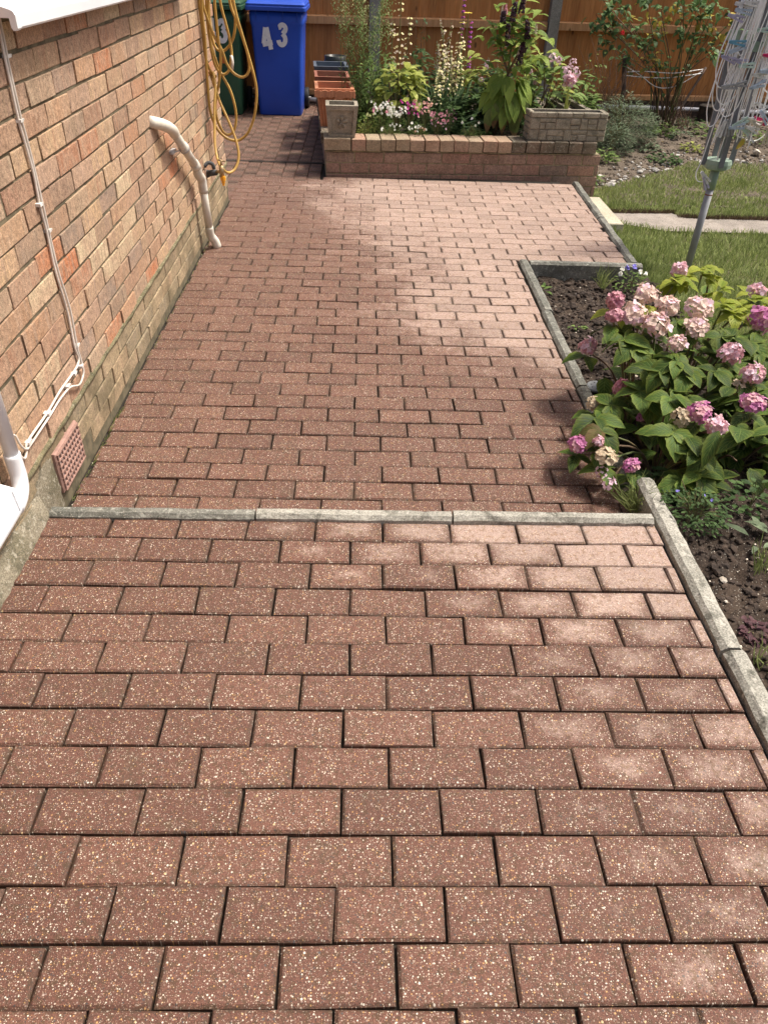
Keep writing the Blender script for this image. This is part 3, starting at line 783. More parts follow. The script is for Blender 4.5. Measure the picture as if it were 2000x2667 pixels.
# door sill low on the left and the overflow pipe
ds = thing('door_sill', 'white plastic door sill jutting from the wall beside a bent white pipe', 'sill', (-.86, 1.3, .25))
mb = MB(); prof = [(-.955, .375), (-.84, .362), (-.812, .352), (-.808, .30), (-.955, .30)]
mb.loft([[(x, y, z) for x, z in prof] for y in (.55, 1.440)][::-1]); part('sill', mb, M['upvc'], ds)
mb = MB(); mb.loft([[(x, y, z) for x, z in [(-.955, .3775), (-.84, .3645), (-.8095, .354), (-.8055, .298), (-.955, .298)]] for y in (1.432, 1.447)][::-1]); part('end_cap', mb, M['upvc'], ds)
wp = thing('waste_pipe', 'bright white pipe coming down the wall and bending round the door sill', 'pipe', (-.915, 1.66, .2))
mb = MB(); mb.tube([(-.915, 1.672, .98), (-.915, 1.672, .298)], .0185, 14); part('straight_pipe', mb, M['upvc'], wp, True)
mb = MB(); el = [(-.915, 1.672, .302), (-.915, 1.672, .262), (-.913, 1.668, .232), (-.910, 1.652, .204), (-.908, 1.625, .188), (-.906, 1.59, .183)]
mb.tube(bez(el, 4), .0215, 14); part('elbow', mb, M['upvc'], wp, True)
mb = MB(); mb.tube([(-.906, 1.595, .183), (-.905, 1.0, .180)], .0185, 14); part('straight_pipe', mb, M['upvc'], wp, True)

# cables
cb = thing('wall_cable', 'pair of off-white cables clipped down the bricks and looped above the air brick', 'cable', (-.942, 2.29, .5))
A = [(2.300, 1.30), (2.297, 1.20), (2.291, 1.13), (2.284, 1.06), (2.283, .98), (2.29, .945), (2.298, .85), (2.293, .76), (2.299, .68), (2.293, .57), (2.312, .43), (2.304, .31), (2.312, .265), (2.290, .250), (2.245, .246), (2.11, .250), (1.99, .243), (1.825, .243), (1.806, .224), (1.782, .214), (1.762, .238), (1.754, .27), (1.745, .30)]
B2 = [(2.307, 1.30), (2.306, 1.20), (2.300, 1.13), (2.293, 1.06), (2.293, .98), (2.299, .945), (2.306, .85), (2.303, .76), (2.307, .68), (2.303, .57), (2.321, .43), (2.314, .31), (2.318, .265), (2.318, .22), (2.300, .199), (2.25, .198), (2.18, .226), (2.085, .233), (1.99, .232), (1.835, .229), (1.80, .233), (1.775, .262), (1.76, .30), (1.745, .315)]
for q, (P_, r_) in enumerate(((A, .0038), (B2, .0034))):
    mb = MB(); mb.tube(bez([(-.9425 + .004 * q + R.gauss(0, .0008), y + R.gauss(0, .0012), z) for y, z in P_], 5), r_, 7); part('strand', mb, M['cable'], cb, True)
for y, z in [(2.306, 1.133), (2.29, .983), (2.285, .764), (2.308, .683), (2.318, .308), (2.310, .237), (2.244, .243), (2.171, .235), (1.987, .241), (1.825, .241)]:
    mb = MB(); mb.box((-.952, y - .009, z - .004), (-.9345, y + .009, z + .004), .001); mb.tube([(-.951, y + .009, z), (-.934, y + .012, z + .002)], .0028, 6)
    part('clip', mb, M['clip'], cb)

# grey-white drain pipe
dp = thing('drain_pipe', 'short grey-white drainpipe running diagonally then down the brick wall to the paving', 'pipe', (-.9, 4.5, ZR))
X0 = -.898; PR = .0215
a = Vector((-.960, 3.70, .735)); b1 = Vector((X0, 3.87, .672)); c1 = Vector((X0, 4.33, .405)); d1 = Vector((X0, 4.43, .315)); e1 = Vector((X0, 4.50, .01)); 
mb = MB(); mb.tube(bez([a, a.lerp(b1, .5) + Vector((.012, 0, .004)), b1, b1.lerp(c1, .09)], 4), .0250, 16); part('elbow', mb, M['upvc_old'], dp, True)
mb = MB(); mb.tube([b1, c1], PR, 16); part('straight_pipe', mb, M['upvc_old'], dp, True)
mb = MB(); mb.tube([b1.lerp(c1, .40), b1.lerp(c1, .50)], [PR + .004, PR + .004], 16); part('collar', mb, M['upvc_old'], dp, True)
mb = MB(); mb.tube([b1.lerp(c1, .88), b1.lerp(c1, 1.02)], .0255, 16); part('collar', mb, M['upvc_old'], dp, True)
mb = MB(); mb.tube(bez([c1, c1.lerp(d1, .35) + Vector((0, -.012, -.012)), c1.lerp(d1, .75), d1, d1.lerp(e1, .22)], 4), .0250, 16); part('bend', mb, M['upvc_old'], dp, True)
mb = MB(); mb.tube([d1, e1], PR, 16); part('straight_pipe', mb, M['upvc_old'], dp, True)
f1 = Vector((-.872, 4.545, -.088))
mb = MB(); mb.tube(bez([e1 + Vector((0, -.008, .035)), e1, e1 + Vector((.002, .012, -.025)), e1 + Vector((.016, .032, -.055)), f1], 4), [.0245] * 13 + [.0260] * 4, 16); part('shoe', mb, M['upvc_old'], dp, True)
mb = MB(); q = b1.lerp(c1, .45); mb.tube([q + (c1 - b1).normalized() * -.006, q + (c1 - b1).normalized() * .006], .0275, 16); mb.box((-.955, q.y - .10, q.z - .012), (-.93, q.y - .03, q.z + .004)); mb.tube([(-.945, q.y - .085, q.z - .006), (-.9, q.y - .02, q.z - .005)], .004, 6); part('bracket', mb, M['bracket'], dp, True)

# outdoor tap
tp = thing('outdoor_tap', 'brass outdoor tap with grey lagging and a yellow hose connector on the wall', 'tap', (-.9, 4.8, .26))
mb = MB(); mb.tube([(-.955, 4.86, .246), (-.94, 4.855, .250)], .022, 10); mb.tube([(-.945, 4.855, .25), (-.885, 4.81, .268)], .017, 10); part('lagging', mb, M['lag'], tp, True)
mb = MB(); mb.tube([(-.888, 4.812, .268), (-.845, 4.79, .280)], .009, 10); mb.tube([(-.848, 4.79, .250), (-.848, 4.79, .312)], .014, 10); mb.tube([(-.848, 4.79, .31), (-.846, 4.79, .338)], .006, 8); part('body', mb, M['brass'], tp, True)
mb = MB(); mb.tube([(-.862, 4.78, .345), (-.824, 4.80, .332)], .0045, 8); part('handle', mb, M['brass'], tp, True)
mb = MB(); mb.lathe([(.013, .03), (.016, .03), (.016, .008), (.011, .006), (.011, -.008), (.007, -.01), (.007, -.022)], (-.843, 4.79, .222), 10); part('hose_connector', mb, M['yellow'], tp)
mb = MB(); mb.tube(bez([(-.950, 4.80, .30), (-.93, 4.815, .318), (-.905, 4.82, .312), (-.897, 4.825, .285)], 4), .011, 8); part('bib', mb, M['lag'], tp, True)

# hose hung in loops
hs = thing('garden_hose', 'yellow-brown garden hose hung in long loops at the corner of the brick wall', 'hose', (-.85, 5.1, .2))
S = [
    [(-0.921, 5.060, 1.222), (-0.936, 5.071, 1.106), (-0.936, 5.083, 1.028), (-0.936, 5.094, 0.934), (-0.936, 5.106, 0.837), (-0.925, 5.117, 0.777), (-0.904, 5.129, 0.735), (-0.889, 5.140, 0.726)],
    [(-0.872, 5.100, 1.222), (-0.889, 5.106, 1.106), (-0.900, 5.112, 1.037), (-0.903, 5.119, 0.942), (-0.902, 5.125, 0.865), (-0.891, 5.131, 0.796), (-0.870, 5.137, 0.752), (-0.843, 5.144, 0.739), (-0.817, 5.150, 0.754), (-0.805, 5.156, 0.781), (-0.794, 5.162, 0.825), (-0.791, 5.169, 0.847), (-0.797, 5.175, 0.917), (-0.813, 5.181, 0.988), (-0.831, 5.188, 1.062), (-0.844, 5.194, 1.148), (-0.854, 5.200, 1.220)],
    [(-0.898, 5.080, 1.222), (-0.918, 5.086, 1.106), (-0.907, 5.091, 1.038), (-0.877, 5.097, 0.945), (-0.836, 5.103, 0.865), (-0.815, 5.109, 0.796), (-0.780, 5.114, 0.751), (-0.737, 5.120, 0.731), (-0.705, 5.126, 0.743), (-0.687, 5.131, 0.782), (-0.693, 5.137, 0.846), (-0.718, 5.143, 0.932), (-0.748, 5.149, 1.016), (-0.774, 5.154, 1.084), (-0.793, 5.160, 1.223)],
    [(-0.760, 5.120, 1.225), (-0.751, 5.117, 1.110), (-0.736, 5.113, 1.028), (-0.712, 5.109, 0.940), (-0.685, 5.106, 0.845), (-0.663, 5.103, 0.757), (-0.650, 5.099, 0.682), (-0.655, 5.096, 0.605), (-0.677, 5.092, 0.515), (-0.715, 5.088, 0.440), (-0.759, 5.085, 0.401), (-0.802, 5.082, 0.391), (-0.853, 5.078, 0.408), (-0.896, 5.074, 0.448), (-0.924, 5.071, 0.512), (-0.933, 5.067, 0.585), (-0.931, 5.064, 0.678), (-0.928, 5.061, 0.779), (-0.920, 5.057, 0.924), (-0.920, 5.053, 1.063), (-0.909, 5.050, 1.223)],
    [(-0.782, 5.160, 1.223), (-0.764, 5.166, 1.074), (-0.755, 5.172, 1.023), (-0.765, 5.178, 0.956), (-0.788, 5.184, 0.902), (-0.827, 5.190, 0.862), (-0.857, 5.196, 0.852), (-0.885, 5.202, 0.865), (-0.904, 5.208, 0.911), (-0.912, 5.214, 1.006), (-0.901, 5.220, 1.218)],
    [(-0.845, 5.080, 1.224), (-0.851, 5.085, 1.108), (-0.851, 5.090, 1.017), (-0.850, 5.095, 0.922), (-0.845, 5.100, 0.845), (-0.856, 5.105, 0.766), (-0.870, 5.110, 0.704), (-0.893, 5.115, 0.631), (-0.908, 5.120, 0.562), (-0.903, 5.125, 0.492), (-0.877, 5.130, 0.431), (-0.843, 5.135, 0.413), (-0.810, 5.140, 0.438), (-0.791, 5.145, 0.503), (-0.795, 5.150, 0.577), (-0.817, 5.155, 0.659), (-0.853, 5.160, 0.724), (-0.879, 5.165, 0.783), (-0.903, 5.170, 0.865), (-0.918, 5.175, 0.971), (-0.908, 5.180, 1.219)],
    [(-0.927, 5.140, 0.749), (-0.900, 5.109, 0.683), (-0.870, 5.078, 0.601), (-0.835, 5.047, 0.534), (-0.798, 5.016, 0.456), (-0.773, 4.985, 0.387), (-0.764, 4.955, 0.334), (-0.772, 4.924, 0.291), (-0.792, 4.893, 0.263), (-0.818, 4.862, 0.256), (-0.835, 4.831, 0.271), (-0.840, 4.800, 0.289)],
    [(-0.901, 5.120, 0.752), (-0.889, 5.074, 0.678), (-0.897, 5.029, 0.582), (-0.899, 4.983, 0.486), (-0.898, 4.937, 0.415), (-0.888, 4.891, 0.360), (-0.872, 4.846, 0.322), (-0.849, 4.800, 0.292)],
]
for pts in S:
    mb = MB(); mb.tube(bez(pts, 7), .0078, 9); part('hose_loop', mb, M['hose'], hs, True)
mb = MB(); mb.tube([(-.794, 5.165, .836), (-.790, 5.16, .80), (-.797, 5.158, .76)], .0096, 8); part('hose_joiner', mb, M['cable'], hs, True)
mb = MB(); mb.box((-.985, 5.0, 1.26), (-.93, 5.25, 1.30)); mb.tube([(-.95, 5.02, 1.26), (-.84, 5.06, 1.25), (-.83, 5.06, 1.285)], .006, 6); mb.tube([(-.95, 5.22, 1.26), (-.74, 5.2, 1.25), (-.73, 5.2, 1.285)], .006, 6); part('hook', mb, M['bracket'], hs)

# ------------------------------------------------------------------ wheelie bins
def rrect(cx, cy, w, d, z, r=.04, n=3):
    out = []
    for sx, sy, a0 in ((1, 1, 0), (-1, 1, 90), (-1, -1, 180), (1, -1, 270)):
        for i in range(n + 1):
            a = math.radians(a0 + 90 * i / n)
            out.append((cx + sx * (w / 2 - r) + r * math.cos(a), cy + sy * (d / 2 - r) + r * math.sin(a), z))
    return out
def strokes(mb, polys, w, org, M_):
    for k, pl in enumerate(polys):
        mb.tube if 0 else None
        P_ = [Vector((x, 0, z)) for x, z in pl]
        L_, Rr = [], []
        for i, p in enumerate(P_):
            t = (P_[min(i + 1, len(P_) - 1)] - P_[max(i - 1, 0)]).normalized(); nrm = Vector((-t.z, 0, t.x))
            L_.append(p + nrm * w / 2); Rr.append(p - nrm * w / 2)
        y = -.0006 * k
        vs = [M_ @ (v + Vector((0, y, 0))) for v in L_] + [M_ @ (v + Vector((0, y, 0))) for v in Rr]; n = len(P_)
        mb.add(vs, [(i, i + 1, n + i + 1, n + i) for i in range(n - 1)])
FOUR = [[(.012, .19), (-.038, .06)], [(-.050, .056), (.050, .056)], [(.022, .19), (.022, .0)]]
THREE = [[(-.033, .155)] + [(.0 + .030 * math.cos(math.radians(a)), .150 + .030 * math.sin(math.radians(a)) * 1.0) for a in range(170, -60, -20)] + [(0.006, .106)],
         [(.004, .106)] + [(.0 + .034 * math.cos(math.radians(a)), .056 + .044 * math.sin(math.radians(a))) for a in range(70, -175, -20)]]
def wheelie_bin(label, cx, y, col, four, three):
    t = thing('wheelie_bin', label, 'bin', (cx, y + .28, ZR))
    mb = MB(); rings = []
    for z, w, d in ((.0, .425, .44), (.012, .438, .455), (.30, .462, .50), (.58, .485, .545), (.78, .500, .575), (.80, .52, .59), (.90, .535, .605)):
        rings.append(rrect(cx, y + d / 2 - (d - .44) * .08, w, d, ZR + z, .04))
    mb.loft(rings); part('body', mb, col, t, True)
    mb = MB()
    for dx in (-.20, -.075, .065, .205):
        mb = MB(); mb.box((cx + dx - .003, y - .02, ZR + .83), (cx + dx + .003, y + .02, ZR + .92)); part('rib', mb, col, t)
    mb = MB()
    mb.loft([rrect(cx, y + .27, .585, .645, ZR + .912, .03), rrect(cx, y + .27, .590, .65, ZR + .918, .03), rrect(cx, y + .27, .590, .65, ZR + .945, .03), rrect(cx, y + .27, .575, .64, ZR + .95, .03), rrect(cx, y + .27, .575, .64, ZR + .968, .03), rrect(cx, y + .28, .55, .60, ZR + .985, .03), rrect(cx, y + .30, .40, .45, ZR + 1.01, .05)])
    part('lid', mb, col, t)
    mb = MB()
    for (dx, dz, tilt, polys) in ((four[0], four[1], four[2], FOUR), (three[0], three[1], three[2], THREE)):
        yy = y - .003 + (dz - 0) * -.0 - .006 - .045 * 0
        slope = math.atan2(.0, 1)
        zz = ZR + dz; ys = y + .0 - (zz - ZR) * .012 - .006
        m = Matrix.Translation((cx + dx, ys, zz)) @ Matrix.Rotation(math.radians(tilt), 4, 'Y') @ Matrix.Rotation(math.radians(.7), 4, 'X')
        mb = MB(); strokes(mb, polys, .043, None, m); part('number', mb, M['digit'], t, label='white sticker digit ' + ('four' if polys is FOUR else 'three'))
    for sx in (1, -1):
        mb = MB(); c = Vector((cx + sx * .245, y + .50, ZR + .10))
        mb.lathe([(.06, -.022), (.098, -.022), (.10, -.012), (.10, .012), (.098, .022), (.06, .022)], c, 20, M=Matrix.Rotation(math.pi / 2, 4, 'Y')); part('wheel', mb, M['rubber'], t, True)
    mb = MB(); mb.tube([(cx - .29, y + .50, ZR + .10), (cx + .29, y + .50, ZR + .10)], .011, 8); part('axle', mb, M['steel'], t, True)
    mb = MB(); mb.tube([(cx - .22, y + .60, ZR + .93), (cx + .22, y + .60, ZR + .93)], .014, 8); part('handle', mb, col, t, True)
    return t
wheelie_bin('blue wheelie bin with white number 43, right beside the green bin', -.88, 8.76, M['blue'], (-.085, .585, -11), (.042, .62, 6))
gb = wheelie_bin('dark green wheelie bin half hidden behind the hanging hose', -1.49, 8.70, M['green'], (-.03, .65, 0), (.078, .64, 3))
mb = MB(); mb.box((-1.455, 8.672, .375), (-1.385, 8.6745, .43)); part('sticker', mb, M['orange_label'], gb)

# ------------------------------------------------------------------ fence
FA = math.atan(.1)
def fpt(x, off=0.0): return 9.60 + .1 * x + off
def fence_panel(x0, x1, label):
    t = thing('board_fence', label, 'fence', (x0, fpt(x0), -.1), 'fence panels between concrete posts')
    x = x0; k = 0
    while x < x1 - .01:
        w = min(.098, x1 - x); mb = MB(); e = .016 if k % 2 else .012
        jz = R.gauss(0, .002)
        vs = []
        for z in (.045, 1.62):
            vs += [(x, fpt(x, .0 + jz), z), (x + w + .012, fpt(x + w, -.013 + jz), z), (x + w + .012, fpt(x + w, -.001 + jz), z), (x, fpt(x, .006 + jz), z)]
        mb.add(vs, [(0, 1, 5, 4), (1, 2, 6, 5), (2, 3, 7, 6), (3, 0, 4, 7), (4, 5, 6, 7), (3, 2, 1, 0)])
        part('board', mb, M['fence'], t); x += w; k += 1
    for za, zb in ((.675, .742), (1.36, 1.43), (.005, .05)):
        mb = MB(); d = .05 if za > .1 else .03
        vs = []
        for z, q in ((za, 0), (zb, 0)):
            vs += [(x0, fpt(x0, -.014 - d), z), (x1, fpt(x1, -.014 - d), z), (x1, fpt(x1, -.014), z + (.012 if z == zb else 0)), (x0, fpt(x0, -.014), z + (.012 if z == zb else 0))]
        mb.add(vs, [(0, 1, 5, 4), (1, 2, 6, 5), (2, 3, 7, 6), (3, 0, 4, 7), (4, 5, 6, 7), (3, 2, 1, 0)])
        part('rail', mb, M['rail'], t)
    mb = MB(); mb.add([(x0, fpt(x0, -.005), -.3), (x1, fpt(x1, -.005), -.3), (x1, fpt(x1, -.005), .004), (x0, fpt(x0, -.005), .004), (x0, fpt(x0, .03), -.3), (x1, fpt(x1, .03), -.3), (x1, fpt(x1, .03), .004), (x0, fpt(x0, .03), .004)], [(0, 1, 2, 3), (3, 2, 6, 7), (0, 3, 7, 4), (1, 5, 6, 2), (4, 7, 6, 5)])
    part('gravel_board', mb, M['stick'], t)
fence_panel(-2.05, .022, 'orange-brown board fence panel behind the wheelie bins')
fence_panel(.152, 1.985, 'orange-brown board fence panel behind the raised flower bed')
fence_panel(2.118, 4.185, 'orange-brown board fence panel behind the rose bush')
fence_panel(4.30, 6.3, 'orange-brown board fence panel at the far right past the last post')
for x, lb in ((.087, 'grey concrete fence post behind the tall wispy stems'), (2.052, 'grey concrete fence post between the pink hydrangea and the rose'), (4.243, 'grey concrete fence post behind the rotary clothes dryer')):
    mb = MB(); mb.slab(.058, .058, .95, .008, .003, M=Matrix.Translation((x, fpt(x, -.03), .75)) @ Matrix.Rotation(FA, 4, 'Z'))
    solo('fence_post', mb, M['post'], lb, 'post', 'concrete fence posts')
mb = MB(); mb.tube([(-.75, fpt(-.75, -.10), -.035), (-.2, fpt(-.2, -.10), -.035), (.3, fpt(.3, -.10), -.035)], .021, 10)
solo('conduit', mb, M['upvc'], 'white plastic pipe lying at the fence foot behind the blue bin', 'pipe', smooth=True)
mb = MB(); mb.tube([(2.7, fpt(2.7, -.09), -.06), (3.4, fpt(3.4, -.1), -.063), (4.05, fpt(4.05, -.1), -.075), (5.2, fpt(5.2, -.1), -.10)], .021, 10)
solo('conduit', mb, M['upvc'], 'white plastic pipe lying at the fence foot behind the rose bush', 'pipe', smooth=True)

# ------------------------------------------------------------------ brick planter
PL = thing('raised_planter', 'low raised flower bed of red bricks with a paler brick coping', 'planter', (-.305, 6.32, ZR))
PA = math.atan(.075); PT = Matrix.Translation((-.305, 6.32, 0)) @ Matrix.Rotation(PA, 4, 'Z')
def pm(x, y, z): return PT @ Vector((x, y, z))
mb = MB(); mb.box((.004, .006, -.45), (2.2, .095, .092), M=PT); mb.box((.004, .095, -.45), (.10, 2.5, .092), M=PT); mb.box((2.10, .095, -.45), (2.2, 2.5, .092), M=PT); part('mortar_bed', mb, M['pmortar'], PL)
pv = []
for k in range(5):
    mb = MB(); mb.slab(.1095, .0355, .0475, .003, .002, axis=-1); pv.append(mb.mesh('brick', M['pbrick']))
for c in range(5):
    z0 = .010 - .08 * c
    off = .0 if c % 2 == 0 else -.115
    for k in range(0, 11):
        a = off + k * .2295; b = a + .2295
        a, b = max(a, 0.002), min(b, 2.215)
        if b - a < .03: continue
        if c >= 2 and b < 1.5 and z0 + .07 < ZR: continue
        o = obj('brick', R.choice(pv), PL)
        o.matrix_basis = PT @ Matrix.Translation(((a + b) / 2, .0475 + R.gauss(0, .0015), z0 + .0375)) @ Matrix.Rotation(R.gauss(0, .005), 4, 'Y') @ Matrix.Diagonal(((b - a - .0105) / .219, 1, 1, 1))
    for k in range(10):                                           # returns
        y0 = .11 + k * .2295
        for xx, rot in ((.0475, -math.pi / 2), (2.1675, math.pi / 2)):
            if c >= 2 and xx < 1: continue
            o = obj('brick', R.choice(pv), PL)
            o.matrix_basis = PT @ Matrix.Translation((xx, y0 + .11 + (.1 if c % 2 else 0), z0 + .0375)) @ Matrix.Rotation(rot, 4, 'Z')
cv = []; ov = []
for k in range(5):
    mb = MB(); mb.slab(.1075, .0545, .041, .004, .002); cv.append(mb.mesh('coping_brick', M['cbrick']))
    mb = MB(); mb.slab(.1075, .0545, .041, .006, .004); ov.append(mb.mesh('coping_brick', M['obrick']))
for k in range(19):
    x = -.012 + .115 * k + (.10 if k > 0 else 0)
    old = k >= 12
    o = obj('coping_brick', R.choice(ov if old else cv), PL)
    w = 1.9 if k == 0 else 1
    if k == 18: continue
    o.matrix_basis = PT @ Matrix.Translation((x + (.1075 if k == 0 else .0575), .085 + R.gauss(0, .003), .142 + R.gauss(0, .0015))) @ Matrix.Rotation(R.gauss(0, .012), 4, 'Z') @ Matrix.Diagonal((.5 * w, 1.98, 1, 1))
for k in range(18):
    for xx in (.085, 2.13):
        o = obj('coping_brick', R.choice(ov), PL)
        o.matrix_basis = PT @ Matrix.Translation((xx, .26 + .117 * k, .142 + R.gauss(0, .0015)))
mb = MB(); vs = []
for j in range(41):
    for i in range(41):
        x = .08 + 2.05 * i / 40; y = .17 + 2.35 * j / 40; p = pm(x, y, .115 + .02 * nz(x, y, 4) + .015 * nz(x, y, 17)); vs.append(p)
mb.add(vs, [(j * 41 + i, j * 41 + i + 1, (j + 1) * 41 + i + 1, (j + 1) * 41 + i) for j in range(40) for i in range(40)])
part('soil', mb, M['soil'], PL)
PSZ = .125                                  # soil level in the planter
CT = .184                                   # coping top

# stone troughs
def stone_trough(label, T, L_, D_, H_, seed):
    t = thing('stone_trough', label, 'trough', T.translation)
    rr = random.Random(seed); mb = MB()
    mb.box((0.006, .006, 0), (L_ - .006, .03, H_ - .004), M=T); mb.box((.006, D_ - .03, 0), (L_ - .006, D_ - .006, H_ - .004), M=T); mb.box((.006, .03, 0), (.03, D_ - .03, H_ - .004), M=T); mb.box((L_ - .03, .03, 0), (L_ - .006, D_ - .03, H_ - .004), M=T)
    mb.box((.03, .03, .005), (L_ - .03, D_ - .03, .03), M=T)
    part('basin', mb, M['trough'], t)
    rows = [(.0, .050), (.050, .075), (.075, .125), (.125, .155), (.155, .180)] if 1 else []
    fr = [0, .215, .42, .60, .80, 1.0]
    def blk(x0, x1, a, b):
        m = MB(); m.slab((x1 - x0 - .003) / 2, ((b - a) * H_ - .003) / 2, .008 + rr.uniform(0, .004), .006, .0028, axis=-1, M=T @ Matrix.Translation(((x0 + x1) / 2, .002 + .006 * (1 - a), (a + b) / 2 * H_)))
        part('stone', m, M['trough'], t)
    for lo, hi in ((0, .40), (.40, .80)):
        x = 0
        while x < L_ - .005:
            w = rr.uniform(.055, .14)
            if L_ - x - w < .05: w = L_ - x
            k_ = rr.random()
            if k_ < .34: blk(x, x + w, lo, hi)
            elif k_ < .7 or w < .08:
                c_ = lo + (hi - lo) * rr.choice((.4, .5, .62)); blk(x, x + w, lo, c_); blk(x, x + w, c_, hi)
            else:
                c_ = lo + (hi - lo) * rr.choice((.45, .6)); q_ = x + w * rr.uniform(.35, .65); blk(x, q_, lo, c_); blk(q_, x + w, lo, c_); blk(x, x + w, c_, hi)
            x += w
    x = 0
    while x < L_ - .005:
        w = rr.uniform(.08, .14)
        if L_ - x - w < .05: w = L_ - x
        blk(x, x + w, .80, 1.0); x += w
    for ri in range(5):
        z0, z1 = H_ * fr[ri], H_ * fr[ri + 1]
        y = 0
        for xx, rot in ((L_ - .002, math.pi / 2), (.002, -math.pi / 2)):
            y = .012
            while y < D_ - .01:
                w = min(rr.uniform(.05, .1), D_ - y)
                m = MB(); m.slab((w - .003) / 2, (z1 - z0 - .003) / 2, .008, .005, .002, axis=-1, M=T @ Matrix.Translation((xx, y + w / 2, (z0 + z1) / 2)) @ Matrix.Rotation(rot, 4, 'Z'))
                part('stone', m, M['trough'], t); y += w
    mb = MB(); mb.box((.03, .03, H_ * .6), (L_ - .03, D_ - .03, H_ * .82), .004, M=T); part('soil', mb, M['soil'], t)
    return t
stone_trough('grey stone-block trough standing across the right end of the brick coping', PT @ Matrix.Translation((1.60, .015, CT)), .615, .17, .205, 4)
stone_trough('second grey stone trough behind the first, running back toward the fence', PT @ Matrix.Translation((2.16, .20, CT)) @ Matrix.Rotation(math.pi / 2 + .05, 4, 'Z'), .62, .19, .19, 8)

def taper_pot(t, name, T, wb, wt, db, dt, H_, th, mat, rim=0.0, flutes=0):
    mb = MB()
    def R4(w, d, z): return [T @ Vector(p) for p in ((-w / 2, -d / 2, z), (w / 2, -d / 2, z), (w / 2, d / 2, z), (-w / 2, d / 2, z))]
    rings = [R4(wb, db, 0), R4(wt, dt, H_ - .002 - rim)]
    if rim: rings += [R4(wt + .022, dt + .022, H_ - rim), R4(wt + .03, dt + .03, H_)]
    else: rings += [R4(wt, dt, H_)]
    rings += [R4(wt - 2 * th, dt - 2 * th, H_), R4((wt + wb) / 2 - 2 * th, (dt + db) / 2 - 2 * th, H_ * .55)]
    mb.loft(rings); part(name, mb, mat, t)
    if flutes:
        mb = MB(); n = flutes
        for i in range(n):
            u = (i + .5) / n
            xb = -wb / 2 + wb * u; xt = -wt / 2 + wt * u; h = H_ - rim - .015
            q = wb / n * .40
            mb.add([T @ Vector(p) for p in ((xb - q, -db / 2 - .001, 0), (xb + q, -db / 2 - .001, 0), (xt + q, -dt / 2 + .002, h), (xt - q, -dt / 2 + .002, h), (xb - q * .5, -db / 2 - .008, 0), (xb + q * .5, -db / 2 - .008, 0), (xt + q * .5, -dt / 2 - .006, h + .006), (xt - q * .5, -dt / 2 - .006, h + .006))],
                   [(0, 4, 7, 3), (4, 5, 6, 7), (5, 1, 2, 6), (3, 7, 6, 2)])
        part('fluting', mb, mat, t)
sp_ = thing('stone_pot', 'square tapered stone pot with a carved rose on the brick corner', 'pot', pm(.13, .11, CT))
T = PT @ Matrix.Translation((.135, .115, CT)) @ Matrix.Rotation(-.03, 4, 'Z')
taper_pot(sp_, 'body', T, .200, .245, .18, .22, .222, .027, M['trough'])
mb = MB()
def face(u, z, e=0.0):                     # point on the pot's front face
    f = z / .222; w = .200 + .045 * f; d = .18 + .04 * f
    return T @ Vector((u * w, -d / 2 - e, z))
for (u0, z0, u1, z1) in ((-.5, .19, .5, .222), (-.5, .0, .5, .022), (-.5, .022, -.38, .19), (.38, .022, .5, .19)):
    vs = [face(u0, z0, .001), face(u1, z0, .001), face(u1, z1, .001), face(u0, z1, .001), face(u0, z0, .014), face(u1, z0, .014), face(u1, z1, .014), face(u0, z1, .014)]
    mb.add(vs, [(4, 5, 6, 7), (0, 1, 5, 4), (2, 3, 7, 6), (1, 2, 6, 5), (3, 0, 4, 7)])
part('border', mb, M['trough'], sp_)
mb = MB(); C = (0, .108)
for rad, sz, n in ((.030, .011, 5), (.016, .008, 5)):
    for i in range(n):
        a = math.pi / 2 + 2 * math.pi * i / n
        c = face((C[0] + rad * math.cos(a)) / .222, C[1] + rad * math.sin(a), .002)
        mb.lathe([(sz * 1.15, 0), (sz * 1.05, .007), (sz * .6, .010)], c, 10, M=T.to_3x3().to_4x4() @ Matrix.Rotation(math.pi / 2, 4, 'X'))
mb.lathe([(.008, 0), (.007, .006), (.003, .008)], face(0, .108, .002), 10, M=T.to_3x3().to_4x4() @ Matrix.Rotation(math.pi / 2, 4, 'X'))
pts = [face((.043 * (1 + .06 * math.cos(5 * a)) * math.cos(a)) / .222, .108 + .043 * (1 + .06 * math.cos(5 * a)) * math.sin(a), .002) for a in [2 * math.pi * i / 40 for i in range(41)]]
mb.tube(pts, .005, 6, False)
part('rose', mb, M['trough'], sp_, True)
tr = thing('plant_pot', 'fluted terracotta trough behind the stone pot', 'pot', pm(.085, .58, CT))
taper_pot(tr, 'body', PT @ Matrix.Translation((.095, .60, CT - .01)), .23, .28, .30, .36, .285, .012, M['terra'], .05, 11)
mb = MB()                                                        # sagging torn rim
for i in range(26):
    x = -.155 + .31 * i / 25; mb.box((x - .0065, -.2085, .228 - .006 * abs(math.sin(i * .8)) - (.014 if 12 < i < 18 else 0)), (x + .0065, -.195, .272 + .003 * math.sin(i * 1.3)), .002, M=PT @ Matrix.Translation((.095, .60, CT - .01)))
part('rim', mb, M['terra'], tr)
t2 = thing('plant_pot', 'brown plastic trough with seedlings behind the fluted terracotta trough', 'pot', pm(.09, 1.05, CT))
taper_pot(t2, 'body', PT @ Matrix.Translation((.095, 1.10, CT + .01)), .22, .265, .28, .34, .28, .01, M['terradark'], .035)
mb = MB(); mb.box((-.11, -.14, .16), (.11, .14, .2), M=PT @ Matrix.Translation((.095, 1.10, CT + .01))); part('soil', mb, M['soil'], t2)
mb = MB()
